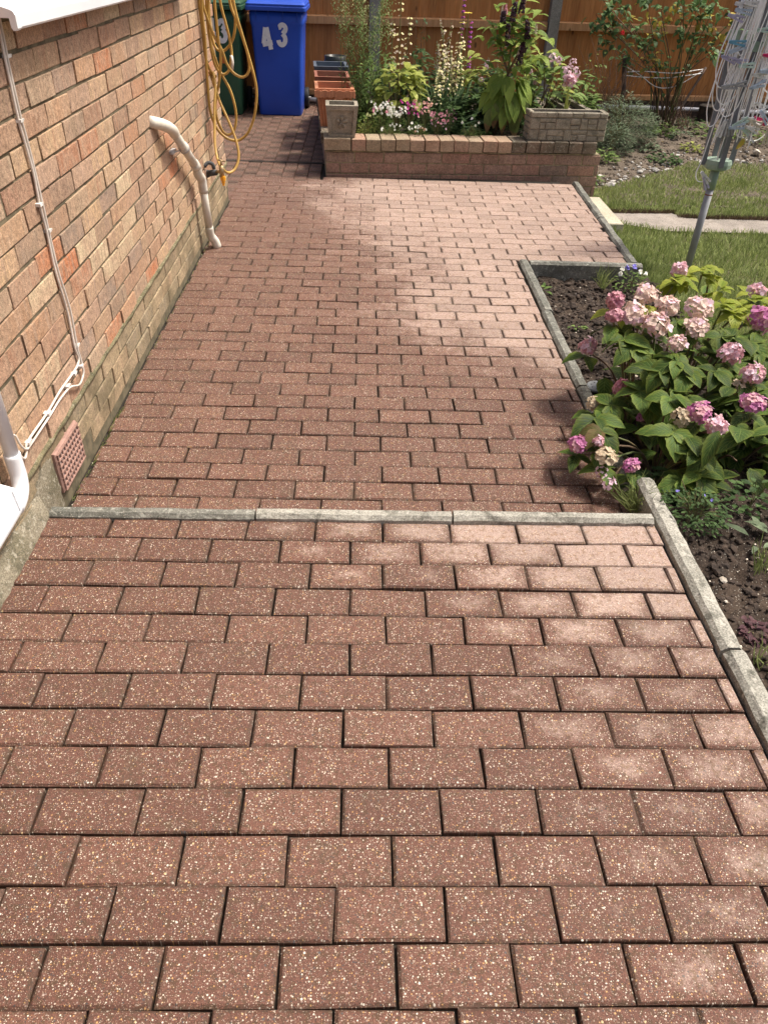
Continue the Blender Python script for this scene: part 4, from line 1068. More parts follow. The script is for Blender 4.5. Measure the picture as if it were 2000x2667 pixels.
for i in range(30):
    p = PT @ Vector((.095 + U(-.1, .1), 1.1 + U(-.12, .1), CT + .21))
    for k in range(4):
        a = U(0, 6.28); mb.leaf(p + Vector((0, 0, U(.02, .05))), (math.cos(a), math.sin(a), .4), (0, 0, 1), .022, .014, .4, .2, 2)
part('seedlings', mb, M['lime'], t2)
t3 = thing('plant_pot', 'slate blue plastic trough behind the brown one', 'pot', pm(.09, 1.5, CT))
taper_pot(t3, 'body', PT @ Matrix.Translation((.10, 1.52, CT + .035)), .23, .275, .28, .33, .28, .012, M['slate'], .03)
mb = MB(); mb.lathe([(.09, 0), (.13, .06), (.135, .14), (.10, .20), (.105, .23), (.09, .23), (.085, .19)], pm(.165, 2.0, CT + .10), 20)
solo('urn', mb, M['blackpot'], 'round black glazed pot near the fence behind the blue trough', 'pot', smooth=True)

#@PLANTS
# ------------------------------------------------------------------ hydrangea in the bed
def hleaf_mesh(mat, W=.62, n=9):
    mb = MB(); mb.leaf((0, 0, 0), (0, 1, 0), (0, 0, 1), 1.0, W * U(.9, 1.1), U(.35, .85), U(.12, .38), n, .72, .05, .06); return mb.mesh('leaf', mat, True)
HL = {k: [hleaf_mesh(M[k]) for _ in range(5)] for k in ('hl', 'hly', 'hld')}
def put_leaf(parent, p, d, up, L, kind, label=None, name='leaf', meshes=None):
    d = Vector(d).normalized(); s_ = d.cross(Vector(up)); s_ = s_.normalized() if s_.length > 1e-4 else d.orthogonal().normalized(); u = s_.cross(d)
    m = Matrix((s_, d, u)).transposed().to_4x4(); m = Matrix.Translation(p) @ m @ Matrix.Scale(L, 4)
    o = obj(name, R.choice(meshes or HL[kind]), parent, M=m)
    return o
def head_mesh(mats, n=34, r=.044, fr=.0185, k=4, flat=.85, part_=1.0):
    mb = MB(); ga = 2.39996
    for i in range(n):
        t = (i + .5) / n; z = 1 - t * 1.5
        rr = math.sqrt(max(0, 1 - z * z)); a = ga * i
        d = Vector((rr * math.cos(a), rr * math.sin(a), z))
        if R.random() > part_: continue
        nn = (d + Vector((U(-.6, .6), U(-.6, .6), U(-.2, .6)))).normalized()
        q = Vector((d.x, d.y, d.z * flat)) * r * U(.78, 1.12)
        mb.floret(q, nn, fr * U(.85, 1.2), 4, U(.15, .5), R.randrange(len(mats)))
    return mb.mesh('flower_head', mats, False)
HM = {'cream': [head_mesh([M['pcream'], M['pcream'], M['ppale']]) for _ in range(3)],
      'pink': [head_mesh([M['ppink'], M['ppink'], M['ppale']]) for _ in range(3)],
      'mag': [head_mesh([M['pmag'], M['pmag'], M['ppink']]) for _ in range(2)],
      'rose': [head_mesh([M['prose'], M['ppink']]) for _ in range(2)],
      'dry': [head_mesh([M['pdry']], 34, part_=.8) for _ in range(2)],
      'pale': [head_mesh([M['ppale']], 16, fr=.016, part_=.7) for _ in range(2)]}
hy = thing('hydrangea', 'big hydrangea bush with pink and cream flower heads spilling over the kerb', 'shrub', (1.40, 2.55, -.15))
heads = [(1.29, 3.00, .38, 'pink', .75), (.97, 2.75, .34, 'rose', .85), (.96, 2.70, .30, 'rose', .8), (1.12, 2.85, .33, 'cream', 1.15), (1.04, 2.72, .30, 'cream', 1.2), (1.11, 2.65, .29, 'cream', 1.2), (1.19, 2.78, .31, 'cream', 1.0), (1.15, 2.52, .275, 'cream', .85),
         (1.32, 2.80, .30, 'cream', 1.25), (1.29, 2.70, .26, 'cream', 1.05), (1.64, 3.00, .30, 'pink', .8), (1.56, 2.75, .28, 'mag', 1.2), (1.35, 2.50, .25, 'pink', 1.05), (1.40, 2.40, .22, 'pink', 1.05), (1.37, 2.40, .16, 'dry', .8), (1.32, 2.20, .21, 'mag', 1.0), (1.15, 2.20, .17, 'mag', .95),
         (1.18, 2.12, .165, 'pink', .85), (1.09, 2.20, .15, 'dry', .8), (.90, 2.75, .15, 'pink', .85), (.87, 2.45, .06, 'dry', .75), (.98, 2.50, .10, 'rose', .8), (1.02, 2.35, .06, 'mag', .42), (.75, 2.17, .05, 'mag', .8), (.83, 2.10, .05, 'dry', .9), (.90, 2.05, .05, 'mag', .65), (.82, 2.08, .0, 'pale', .6), (.82, 2.00, .01, 'pale', .65), (1.07, 2.45, .13, 'pink', .35), (.81, 2.15, .08, 'pink', .45),
         (1.62, 2.55, .24, 'pink', .9), (1.75, 2.85, .30, 'cream', 1.0), (1.7, 2.4, .2, 'mag', .9), (1.85, 3.0, .28, 'pink', .9)]
roots = [(1.30 + U(-.22, .3), 2.55 + U(-.3, .35), -.15) for _ in range(14)]
def near_root(p): return min(roots, key=lambda r: (r[0] - p[0]) ** 2 + (r[1] - p[1]) ** 2)
stemN = 0
def stem_to(p, thick=.0042):
    r0 = Vector(near_root(p)); p = Vector(p)
    mid = r0.lerp(p, .5) + Vector((0, 0, .06)) + Vector((U(-.03, .03), U(-.03, .03), 0))
    mb = MB(); mb.tube(bez([r0, mid, p], 4), [thick * 1.3] * 4 + [thick] * 5, 5, False); part('stem', mb, M['bstem' if R.random() < .5 else 'stem'], hy, True)
nleaf = 0
for x, y, z, k, s_ in heads:
    o = obj('flower_head', R.choice(HM[k]), hy)
    lean = Vector((U(-.25, .1), U(-.5, -.1), 1)).normalized()
    o.matrix_basis = Matrix.Translation((x, y, z)) @ lean.to_track_quat('Z', 'Y').to_matrix().to_4x4() @ Matrix.Rotation(U(0, 6), 4, 'Z') @ Matrix.Diagonal((s_ * .84, s_ * U(.72, .9), s_ * U(.6, .85), 1))
    stem_to((x, y, z - .02))
    if k in ('pale',): continue
    a0 = U(0, 6.28)
    for q in range(3):
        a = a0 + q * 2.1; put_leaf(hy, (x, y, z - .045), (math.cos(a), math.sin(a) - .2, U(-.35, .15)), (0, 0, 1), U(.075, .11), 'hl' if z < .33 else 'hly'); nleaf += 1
lime = [(1.26, 2.95, .35), (1.31, 3.00, .34), (1.41, 3.05, .36), (1.47, 3.10, .33), (1.46, 2.95, .31), (1.44, 2.85, .29), (1.47, 2.80, .28), (1.53, 2.85, .26), (1.67, 3.10, .23), (1.68, 3.00, .24), (1.60, 2.95, .27)]
for x, y, z in lime:
    stem_to((x, y, z - .02)); a0 = U(0, 6.28)
    for q in range(7):
        a = a0 + q * 1.1 + U(-.2, .2); e = .55 if q > 3 else .05
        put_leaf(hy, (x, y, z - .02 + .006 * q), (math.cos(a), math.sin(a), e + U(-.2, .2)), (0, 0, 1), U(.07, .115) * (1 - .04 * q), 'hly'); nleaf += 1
dark = [(1.12, 2.42, .25), (1.16, 2.40, .22), (1.07, 2.40, .22), (1.05, 2.50, .18), (1.08, 2.30, .17), (1.01, 2.40, .14), (1.06, 2.40, .12), (1.02, 2.60, .22), (1.00, 2.65, .23), (1.23, 2.75, .26), (1.29, 2.45, .20), (1.37, 2.65, .25), (1.42, 2.65, .24), (1.49, 2.65, .23), (1.52, 2.60, .20), (.84, 2.30, .08), (.83, 2.20, .09), (.92, 2.40, .08), (1.01, 2.15, .12), (1.04, 2.12, .14), (1.09, 2.10, .13), (1.11, 2.05, .11), (1.14, 2.05, .07), (1.06, 2.00, .03), (1.11, 2.00, .05), (1.15, 1.98, .03), (1.20, 2.10, .08), (1.20, 2.05, .05), (1.27, 2.20, .17), (1.28, 2.15, .16), (1.30, 2.12, .15), (1.33, 2.12, .21), (1.28, 2.10, .05), (1.36, 2.10, .08), (.93, 2.06, .06), (.88, 2.08, .03), (1.26, 2.50, .13), (1.32, 2.50, .14), (1.45, 2.30, .2), (1.55, 2.45, .2), (1.6, 2.7, .2), (1.7, 2.7, .2), (1.45, 2.1, .1), (1.5, 2.2, .05), (1.40, 2.02, .03), (1.33, 1.98, .0), (1.24, 1.98, .0), (1.16, 1.97, -.02), (1.22, 2.2, .12)]
for i, (x, y, z) in enumerate(dark):
    if i % 2 == 0: stem_to((x, y, z - .01), .0035)
    a0 = U(0, 6.28); kd = 'hld' if R.random() < .06 else 'hl'
    for q in range(5):
        a = a0 + q * 1.27 + U(-.3, .3)
        if nleaf > 298: break
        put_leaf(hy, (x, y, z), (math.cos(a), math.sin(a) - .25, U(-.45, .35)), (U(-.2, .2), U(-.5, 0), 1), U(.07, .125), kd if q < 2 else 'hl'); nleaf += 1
mb = MB()
for k in range(420):                               # the inner leaves, too many to pick apart
    x = R.gauss(1.42, .26); y = R.gauss(2.5, .28); z = U(-.12, .20)
    if x < 1.06 or y < 2.02: continue
    a = U(0, 6.28); mb.leaf((x, y, z), (math.cos(a), math.sin(a), U(-.5, .5)), (0, 0, 1), U(.09, .14), U(.05, .08), .5, .2, 5)
part('inner_leaves', mb, M['hl'], hy, True, kind='stuff')

# ------------------------------------------------------------------ small plants of the bed
def leafy(mb, c, n, rad, h, L, W, up=.4, bend=.4, m=0, z0=0.0, nseg=3):
    for k in range(n):
        a = U(0, 6.28); q = rad * math.sqrt(R.random())
        p = Vector(c) + Vector((q * math.cos(a), q * math.sin(a), z0 + U(0, h) * (1.1 - q / max(rad, 1e-3) * .6)))
        b = a + U(-1, 1); mb.leaf(p, (math.cos(b), math.sin(b), up + U(-.4, .4)), (0, 0, 1), L * U(.7, 1.2), W * U(.7, 1.2), bend, .2, nseg, m=m)
def herb(name, label, c, rad, h, n, L, W, mat, cat='plant', flowers=None, stems=8, group=None, up=.4, stemr=.0015, nseg=3):
    t = thing(name, label, cat, c, group)
    mb = MB()
    for k in range(stems):
        a = U(0, 6.28); q = rad * U(.1, .9); e = Vector(c) + Vector((q * math.cos(a), q * math.sin(a), h * U(.5, 1)))
        mb.tube(bez([Vector(c) + Vector((U(-.2, .2) * rad, U(-.2, .2) * rad, -.01)), Vector(c).lerp(e, .5) + Vector((0, 0, h * .1)), e], 3), stemr, 4, False)
    part('stems', mb, M['stem'], t)
    mb = MB(); leafy(mb, c, n, rad, h, L, W, up, nseg=nseg); part('foliage', mb, M[mat], t, True)
    if flowers:
        for fm, k, fr, hh in flowers:
            mb = MB()
            for _ in range(k):
                a = U(0, 6.28); q = rad * math.sqrt(R.random())
                p = Vector(c) + Vector((q * math.cos(a), q * math.sin(a), h * hh * U(.75, 1.15)))
                mb.floret(p, (U(-.5, .5), U(-1, .1), U(.3, 1)), fr * U(.8, 1.2), 5, .35)
                if fr > .006: mb.floret(p + Vector((0, 0, fr * .6)), (U(-.8, .8), U(-1, .3), U(0, 1)), fr * .8, 5, .5)
            part('flowers', mb, M[fm], t, kind='stuff')
    return t
herb('bellflower', 'small grey-green trailing plant with violet flowers spilling beside the light kerb', (1.06, 1.86, -.02), .10, .10, 420, .018, .010, 'greend', flowers=[('fblue', 3, .006, .85)], stems=26)
herb('ivy_plant', 'scalloped grey-green ground plant in the deep shade under the hydrangea', (.99, 2.04, -.06), .09, .10, 120, .026, .026, 'greend', stems=10)
def tuft(label, c, n, h, spread, mat='grass', w=.0016):
    mb = MB()
    for k in range(n):
        a = U(0, 6.28); b = Vector(c) + Vector((U(-.02, .02), U(-.02, .02), -.01))
        l = h * U(.5, 1.1); mb.blade(b, b + Vector((math.cos(a) * spread * U(.2, 1), math.sin(a) * spread * U(.2, 1), l)), w, bow=.02)
    return solo('grass_tuft', mb, M[mat], label, 'grass')
tuft('arching grass tuft in the corner where the step kerb meets the bed', (.90, 1.95, -.05), 75, .10, .11)
tuft('upright thin grass tuft on the bare soil at the right edge', (1.165, 1.60, -.03), 26, .15, .05)
tuft('long grass blades at the bottom right behind the kerb', (1.035, 1.25, -.03), 16, .13, .05)
tuft('sparse grass tuft by the dark kerb corner of the rear bed', (1.40, 4.25, -.17), 45, .16, .12)
herb('pansy_plant', 'pansy with white and violet flowers near the corner of the rear bed', (1.56, 4.24, -.16), .10, .10, 90, .03, .014, 'green1', flowers=[('fwhite', 4, .016, 1.0), ('fblue', 3, .016, .9)], stems=10)
herb('weed', 'broad pale leaves of a weed at the right edge of the bare soil', (1.25, 1.72, -.02), .07, .09, 16, .075, .026, 'silver', stems=4, nseg=4)
herb('bugle_plant', 'low purple-leaved plant on the bare soil behind the light kerb', (1.055, 1.375, -.03), .04, .02, 110, .022, .014, 'green1', stems=2).children
for ch in bpy.data.objects:
    if ch.parent and ch.parent.name.startswith('bugle_plant') and ch.name.startswith('foliage'):
        ch.data.materials[0] = leaf_mat('bugle_leaf', (.07, .03, .04), (.12, .06, .065), (.1, .05, .05), .2, .2, .5)
herb('weed', 'small green weed sprouting in the middle of the rear bed', (1.11, 3.62, -.15), .035, .02, 10, .03, .02, 'green1', stems=2)
herb('weed', 'green seedling close to the far left corner of the rear bed', (1.01, 4.12, -.15), .03, .03, 9, .045, .028, 'green1', stems=2)
herb('weed', 'dark leafy weed in shade below the hydrangea at the right edge', (1.28, 1.93, -.03), .08, .10, 60, .032, .02, 'greend', stems=6)
mb = MB(); mb.lathe([(.0, -.004), (.043, -.004), (.045, .002), (.040, .006), (.0, .006)], (1.05, 2.97, -.145), 22, M=Matrix.Rotation(.12, 4, 'X'))
dsc = solo('plastic_disc', mb, M['slategrey'], 'grey plastic disc with little holes lying on soil by the dark kerb', 'disc')
mb = MB()
for a in range(7): mb.lathe([(.0035, .0), (.003, .0012)], (1.05 + .025 * math.cos(a * .9), 2.97 + .025 * math.sin(a * .9), -.1388 + .003 * math.sin(a * .9)), 6)
part('holes', mb, M['dark'], dsc)
mb = MB(); mb2 = MB()
for k in range(7500):
    y = U(2.3, 4.35) if R.random() < .8 else U(.8, 2.0); x = U(.985, 1.75) if y > 2 else U(.985, 1.45)
    mb.blob((x, y, wall_z(x, y) + .002), abs(R.gauss(.002, .0045 if y < 2.1 else .0065)) + .0015, sq=(1.2, 1, .6), j=.4)
for k in range(170):
    y = U(2.5, 4.3) if R.random() < .55 else U(.9, 1.8); x = U(.985, 1.5)
    r_ = U(.002, .0075) if R.random() < .93 else U(.009, .014)
    mb2.blob((x, y, wall_z(x, y) + .003), r_, sq=(1, .8, .5))
o = obj('soil_crumbs', mb.mesh('soil_crumbs', M['clod'])); nm(o, kind='stuff', label='dark crumbs of soil in the hydrangea bed', category='soil')
o = obj('stone_chips', mb2.mesh('stone_chips', M['chip'])); nm(o, kind='stuff', label='pale chips and fallen petals on the bed soil', category='stones')

# ------------------------------------------------------------------ plants of the raised planter
def stem_plant(name, label, stems, leafmat, L, W, dens, cat='plant', tipf=None, stemmat='stem', r=.0022, up=.7, bend=.3, group=None, leaf_from=.05, leaf_to=1.0):
    """stems: list of (base, tip); narrow leaves all along, small buds at the top"""
    b0 = stems[0][0]; t = thing(name, label, cat, b0, group); sm, lm, fm = MB(), MB(), MB()
    for b, e in stems:
        b, e = Vector(b), Vector(e); mid = b.lerp(e, .5) + Vector((U(-.02, .02), U(-.02, .02), .02)); P_ = bez([b, mid, e], 6)
        sm.tube(P_, [r] * 7 + [r * .6] * (len(P_) - 7), 5, False)
        n = int((e - b).length * dens)
        for k in range(n):
            u = leaf_from + (leaf_to - leaf_from) * (k + R.random()) / n; p = P_[min(len(P_) - 1, int(u * (len(P_) - 1)))].lerp(P_[min(len(P_) - 1, int(u * (len(P_) - 1)) + 1)], u * (len(P_) - 1) % 1)
            a = k * 2.4 + U(-.5, .5); sz = 1.15 - .65 * u
            lm.leaf(p, (math.cos(a), math.sin(a), up + U(-.3, .3)), (0, 0, 1), L * sz * U(.75, 1.2), W * sz, bend, .15, 3)
        if tipf:
            mats, n2, fr, frm, sp_w = tipf
            for k in range(n2):
                u = frm + (1.03 - frm) * R.random(); p = b.lerp(e, u) + (mid - b.lerp(e, .5)) * (4 * u * (1 - u) if u < 1 else 0)
                w = sp_w * (1.15 - u) / max(.05, 1.15 - frm) + .004; a = U(0, 6.28)
                q = p + Vector((math.cos(a) * w, math.sin(a) * w, U(-.01, .02)))
                fm.floret(q, (math.cos(a), math.sin(a) - .4, U(.1, .9)), fr * U(.75, 1.25), 4, .5, R.randrange(len(mats)))
    part('stems', sm, M[stemmat], t, True); part('foliage', lm, M[leafmat], t, True)
    if tipf: part('flowers', fm, [M[x] for x in tipf[0]], t, kind='stuff')
    return t
def pb(x, y, z=None): return (x, y, PSZ if z is None else z)
st = [(pb(-.02 + R.gauss(0, .05), 6.95 + R.gauss(0, .09)), (U(-.28, .22), 7.0 + U(-.15, .2), U(.95, 1.28))) for _ in range(17)]
stem_plant('tall_weed', 'tall wispy grey-green stems with narrow leaves behind the plant pots', st, 'wisp', .085, .0115, 74, tipf=(('fbud', 'fbud', 'wisp'), 70, .005, .62, .045), up=1.0)
stem_plant('tall_weed', 'single thin leafy stem rising out of the fluted terracotta trough', [(pm(.16, .58, CT + .17), (-.20, 6.95, 1.12)), (pm(.17, .60, CT + .17), (-.12, 7.0, .78))], 'wisp', .06, .010, 60, tipf=(('fbud',), 60, .006, .62, .03), up=.9)
t = herb('seedling', 'little blue-green leaves growing in the square stone pot', pm(.17, .13, CT + .15), .03, .07, 7, .055, .03, 'iris', stems=3)
st = [(pb(.12 + R.gauss(0, .07), 7.35 + R.gauss(0, .1)), (U(-.06, .26), 7.45 + U(-.1, .1), U(.45, .82))) for _ in range(9)]
stem_plant('leafy_bush', 'mid-green leafy plant behind the wispy stems by the left post', st, 'green1', .13, .05, 24, up=.4, bend=.6)
# lime green bush
t = thing('mock_orange', 'rounded lime green leafy bush in the middle left of the flower bed', 'shrub', (.28, 7.0, PSZ))
mb = MB()
for k in range(14): 
    a = U(0, 6.28); mb.tube([(.28, 7.0, PSZ), (.28 + .15 * math.cos(a), 7.0 + .13 * math.sin(a), U(.35, .6))], .003, 4, False)
part('stems', mb, M['bstem'], t)
LV = {}
def plant_leaves(t, pts, key, mat, L, W, bend=(.3, .7), name='leaf', label=None):
    if key not in LV:
        LV[key] = []
        for _ in range(4):
            m = MB(); m.leaf((0, 0, 0), (0, 1, 0), (0, 0, 1), 1.0, W * U(.9, 1.1), U(*bend), U(.1, .35), 6, .7, 0, .05); LV[key].append(m.mesh('leaf', mat, True))
    for p, d in pts:
        o = put_leaf(t, p, d, (U(-.2, .2), U(-.4, 0), 1), L * U(.75, 1.2), None, name=name, meshes=LV[key])
        if label: o['label'] = label
pts = []
for k in range(150):
    a = U(0, 6.28); el = math.asin(U(-.15, 1)); rr = U(.75, 1.05)
    n_ = Vector((math.cos(a) * math.cos(el), math.sin(a) * math.cos(el), math.sin(el)))
    p = Vector((.285, 7.0, .36)) + Vector((n_.x * .19, n_.y * .16, n_.z * .25)) * rr
    pts.append((p, (n_.x + U(-.5, .5), n_.y + U(-.5, .3), n_.z * .3 + U(-.5, .25))))
plant_leaves(t, pts, 'lime', M['lime'], .085, .62)
# pale yellow spikes
def spike_group(label, spikes, group=None, leaves=8, name='yellow_spike_plant', fm=('fyellow', 'fyellow', 'fcream'), per=46, fr=.011, w=.022, lf='iris', frm=.45):
    b0 = spikes[0][0]; t = thing(name, label, 'flower', b0, group)
    for b, e in spikes:
        b, e = Vector(b), Vector(e); mb = MB(); mb.tube([b, b.lerp(e, .5) + Vector((U(-.01, .01), 0, 0)), e], .0035, 5, False); part('stem', mb, M['stem'], t, True)
        mb = MB()
        for k in range(per):
            u = frm + (1 - frm) * R.random() ** 1.1; a = U(0, 6.28); ww = w * (1.25 - u) / .6 + .006
            tier = round(u * 22) / 22
            p = b.lerp(e, tier) + Vector((math.cos(a) * ww, math.sin(a) * ww, U(-.006, .006)))
            mb.floret(p, (math.cos(a) * .5, math.sin(a) * .5 - .4, 1), fr * U(.7, 1.2), 5, .25, R.randrange(len(fm)))
        part('flower_spike', mb, [M[x] for x in fm], t)
    mb = MB()
    for k in range(leaves):
        a = U(-.5, .5); b = Vector(R.choice(spikes)[0]) + Vector((U(-.04, .04), U(-.04, .04), 0)); h = U(.3, .5)
        mb.leaf(b, (U(-.45, .45), U(-.3, .3), 1), (0, -1, .2), h, .024, U(.1, .5), .12, 6, .6)
    part('sword_leaves', mb, M[lf], t, True)
spike_group('tall pale yellow flower spike above the lime green bush', [(pb(.27, 7.3), (.275, 7.25, 1.045)), (pb(.33, 7.35), (.355, 7.3, .90)), (pb(.22, 7.3), (.215, 7.25, .86))], leaves=14)
spike_group('pale yellow flower spikes with sword leaves in the middle of the bed', [(pb(.62, 7.15), (.62, 7.1, .84)), (pb(.68, 7.1), (.655, 7.05, .70)), (pb(.58, 7.0), (.60, 6.95, .60)), (pb(.72, 7.2), (.70, 7.2, .72))], leaves=30)
spike_group('pale yellow flower spikes just left of the purple ones', [(pb(.74, 7.25), (.775, 7.2, .895)), (pb(.78, 7.3), (.80, 7.25, .76)), (pb(.74, 7.2), (.755, 7.15, .70))], leaves=16)
spike_group('tallest purple flower spike close to the fence', [(pb(.82, 7.6), (.815, 7.55, 1.03))], name='purple_spike_plant', fm=('fpurple', 'fmagenta'), per=120, fr=.007, w=.006, leaves=3, frm=.74)
spike_group('shorter purple flower spikes below the tallest one', [(pb(.87, 7.5), (.88, 7.45, .88)), (pb(.88, 7.45), (.885, 7.4, .66))], name='purple_spike_plant', fm=('fpurple', 'fmagenta'), per=80, fr=.007, w=.006, leaves=3, frm=.75)
t = thing('yarrow', 'flat-topped golden flower head on a thin stem beside the purple spike', 'flower', pb(.83, 7.4)); mb = MB(); mb.tube([pb(.83, 7.4), (.835, 7.35, .945)], .003, 5, False); mb.tube([pb(.82, 7.4), (.80, 7.35, .875)], .003, 5, False); part('stem', mb, M['stem'], t)
for c_, rr in (((.835, 7.35, .95), .032), ((.80, 7.35, .88), .028)):
    mb = MB()
    for k in range(45):
        a = U(0, 6.28); q = rr * math.sqrt(R.random()); mb.floret(Vector(c_) + Vector((q * math.cos(a), q * math.sin(a), .006 - q * .15)), (U(-.2, .2), U(-.4, 0), 1), .007, 5, .2)
    part('flower_head', mb, M['fgold'], t)
stem_plant('seed_stalks', 'silvery brown seed stalks standing behind the yellow spikes', [(pb(.70 + R.gauss(0, .05), 7.45), (.70 + U(-.10, .14), 7.45, U(.6, .88))) for _ in range(9)], 'silver', .03, .012, 40, tipf=(('fcream', 'fbud'), 60, .008, .5, .012), stemmat='twig')
stem_plant('dahlia', 'slender dark-stemmed plant with drooping leaves behind the lime bush', [(pb(.45 + R.gauss(0, .05), 7.3 + U(-.1, .1)), (.47 + U(-.09, .10), 7.3, U(.7, .95))) for _ in range(6)], 'greend', .085, .042, 14, up=.0, bend=.8, stemmat='twig')
stem_plant('dahlia', 'dark leafy clump under the sword leaves in mid bed', [(pb(.50 + R.gauss(0, .12), 6.95 + U(-.1, .1)), (.50 + R.gauss(0, .14), 6.95, U(.28, .45))) for _ in range(12)], 'greend', .075, .034, 40, up=.2, bend=.6)
t = thing('iris_clump', 'clump of long arching blue-green sword leaves in mid bed', 'plant', pb(.78, 6.95)); mb = MB()
for k in range(46):
    a = R.gauss(math.pi / 2, 1.4); mb.leaf((.72 + U(-.08, .12), 6.95 + U(-.08, .08), PSZ), (math.cos(a) * .9, U(-.45, .1), U(.35, 1)), (0, -.3, 1), U(.2, .38), U(.014, .022), U(.4, 1.1), .15, 7, .5)
part('sword_leaves', mb, M['iris'], t, True)
# snapdragons along the front
SNAP = [(.02, 6.62, 'yellow-green low plant with striped leaves next to the stone pot', 'lime', (('fbud', 6, .009, 1.0),), .17),
        (.13, 6.68, 'snapdragon with white flowers and one bright pink bloom', 'green1', (('fwhite', 26, .011, .95), ('fpink', 7, .014, 1.05)), .24),
        (.25, 6.66, 'snapdragon thick with white flowers in front of the lime bush', 'green1', (('fwhite', 34, .011, .95),), .22),
        (.36, 6.72, 'snapdragon with deep magenta flowers among white ones', 'greend', (('fmagenta', 16, .011, .95), ('fwhite', 8, .010, .9)), .24),
        (.47, 6.70, 'snapdragon with peach and pink flowers', 'greend', (('fpeach', 14, .013, 1.0), ('fpink', 10, .010, .9)), .25),
        (.42, 6.55, 'low snapdragon with cream flowers right behind the coping', 'green1', (('fwhite', 14, .010, .75), ('fpeach', 5, .009, .6)), .15),
        (.58, 6.62, 'fading snapdragon with brownish stems and pale pink flowers', 'greend', (('fpink', 20, .010, .85), ('ppale', 10, .009, .6)), .21),
        (.68, 6.72, 'fading snapdragon with few dark pink flowers at the right of the row', 'greend', (('fpink', 9, .009, .8), ('fplum', 8, .008, .9)), .22),
        (.20, 6.55, 'low bushy snapdragon with few white flowers behind the coping', 'green1', (('fwhite', 8, .010, .8),), .13),
        (.84, 6.58, 'small snapdragon with two white blooms standing alone on the soil', 'green1', (('fwhite', 4, .012, 1.0),), .15)]
for x, y, lb, mt, fl, h in SNAP:
    herb('snapdragon', lb, (x, y, PSZ), .085, h, 330, .026, .007, mt, flowers=list(fl), stems=22, cat='flower', up=.8, nseg=2)
herb('seedling', 'tiny green seedling on the bare soil in front of the pokeweed', (1.10, 6.56, PSZ), .03, .06, 12, .05, .012, 'green1', stems=3)
herb('ground_weeds', 'small bronze leaves low between the snapdragons and the pokeweed', (.96, 6.75, PSZ), .10, .09, 60, .05, .02, 'green1', stems=8)
# pokeweed
t = thing('pokeweed', 'tall broad-leaved plant with dark berry spikes and scorched lower leaves', 'plant', pb(1.15, 6.85))
J = {'a': Vector((1.145, 6.85, PSZ)), 'f': Vector((1.135, 6.85, .60)), 'l': Vector((1.04, 6.83, .80)), 'm': Vector((1.12, 6.86, 1.02)), 'r': Vector((1.24, 6.84, .86)), 'rr': Vector((1.30, 6.84, .72)), 'l2': Vector((1.0, 6.82, .92)), 'b2': Vector((1.09, 6.9, PSZ))}
for a_, b_, r0, r1 in (('a', 'f', .016, .012), ('b2', 'f', .012, .009), ('f', 'l', .010, .006), ('f', 'r', .010, .006), ('f', 'm', .009, .005), ('f', 'rr', .007, .005), ('l', 'l2', .006, .004)):
    mb = MB(); mb.tube(bez([J[a_], J[a_].lerp(J[b_], .5) + Vector((U(-.015, .015), U(-.01, .01), 0)), J[b_]], 4), [r0] * 4 + [r1] * 5, 7); part('stem', mb, M['bstem' if r0 > .009 else 'stem'], t, True)
def pk(n, cx, cy, cz, sx, sy, sz, dz): return [((cx + R.gauss(0, sx), cy + R.gauss(0, sy), cz + R.gauss(0, sz)), (U(-1, 1), U(-1, .4), dz + U(-.35, .35))) for _ in range(n)]
plant_leaves(t, pk(30, 1.02, 6.83, .87, .06, .05, .07, .15) + pk(70, 1.22, 6.83, .82, .09, .06, .10, .2) + pk(24, 1.10, 6.86, .97, .07, .05, .07, .4) + pk(26, 1.14, 6.86, .70, .11, .06, .08, .0), 'poke', M['poke'], .125, .38, (.3, .7))
plant_leaves(t, [((1.145 + .10 * math.cos(a) + U(-.02, .02), 6.82 + .06 * math.sin(a), U(.42, .62)), (math.cos(a) * .8, math.sin(a) * .5 - .25, -.75)) for a in [U(0, 6.28) for _ in range(26)]], 'poke2', M['poke'], .21, .46, (.3, .6))
plant_leaves(t, [((1.145 + x, 6.72, z), (x * 1.2, -.25, -1)) for x, z in ((-.10, .40), (.0, .44), (.09, .40), (-.03, .34), (.06, .32), (.13, .42), (-.14, .36))], 'poked', M['poked'], .17, .45, (.1, .4), label='scorched brown-tipped leaf')
for x, z, hgt, ln in ((1.10, 1.01, .12, .01), (1.085, .86, .14, -.01), (1.215, .83, .16, .02), (1.235, .90, .12, -.02), (1.19, .74, .15, .015), (1.16, 1.05, .10, .01), (1.03, .97, .08, .0)):
    mb = MB()
    for k in range(75):
        u = R.random(); a = U(0, 6.28); mb.blob((x + ln * u + math.cos(a) * .018 * (1.1 - u * .5), 6.73 + math.sin(a) * .018, z + hgt * (u - .5)), .0085, j=.1)
    part('berry_spike', mb, M['berry'], t)
for x, z, hgt, fm in ((1.02, 1.0, .10, 'fcream'), (1.045, 1.02, .06, 'fpink'), (1.075, .86, .09, 'fcream'), (1.29, .90, .07, 'fcream'), (1.185, .76, .06, 'fcream'), (1.175, 1.10, .05, 'fcream')):
    mb = MB()
    for k in range(40):
        u = R.random(); a = U(0, 6.28); mb.floret((x + math.cos(a) * .012 * (1.2 - u), 6.74 + math.sin(a) * .012, z + hgt * (u - .5)), (math.cos(a), math.sin(a) - .5, .4), .006, 4, .4)
    part('flower_spike', mb, M[fm], t)
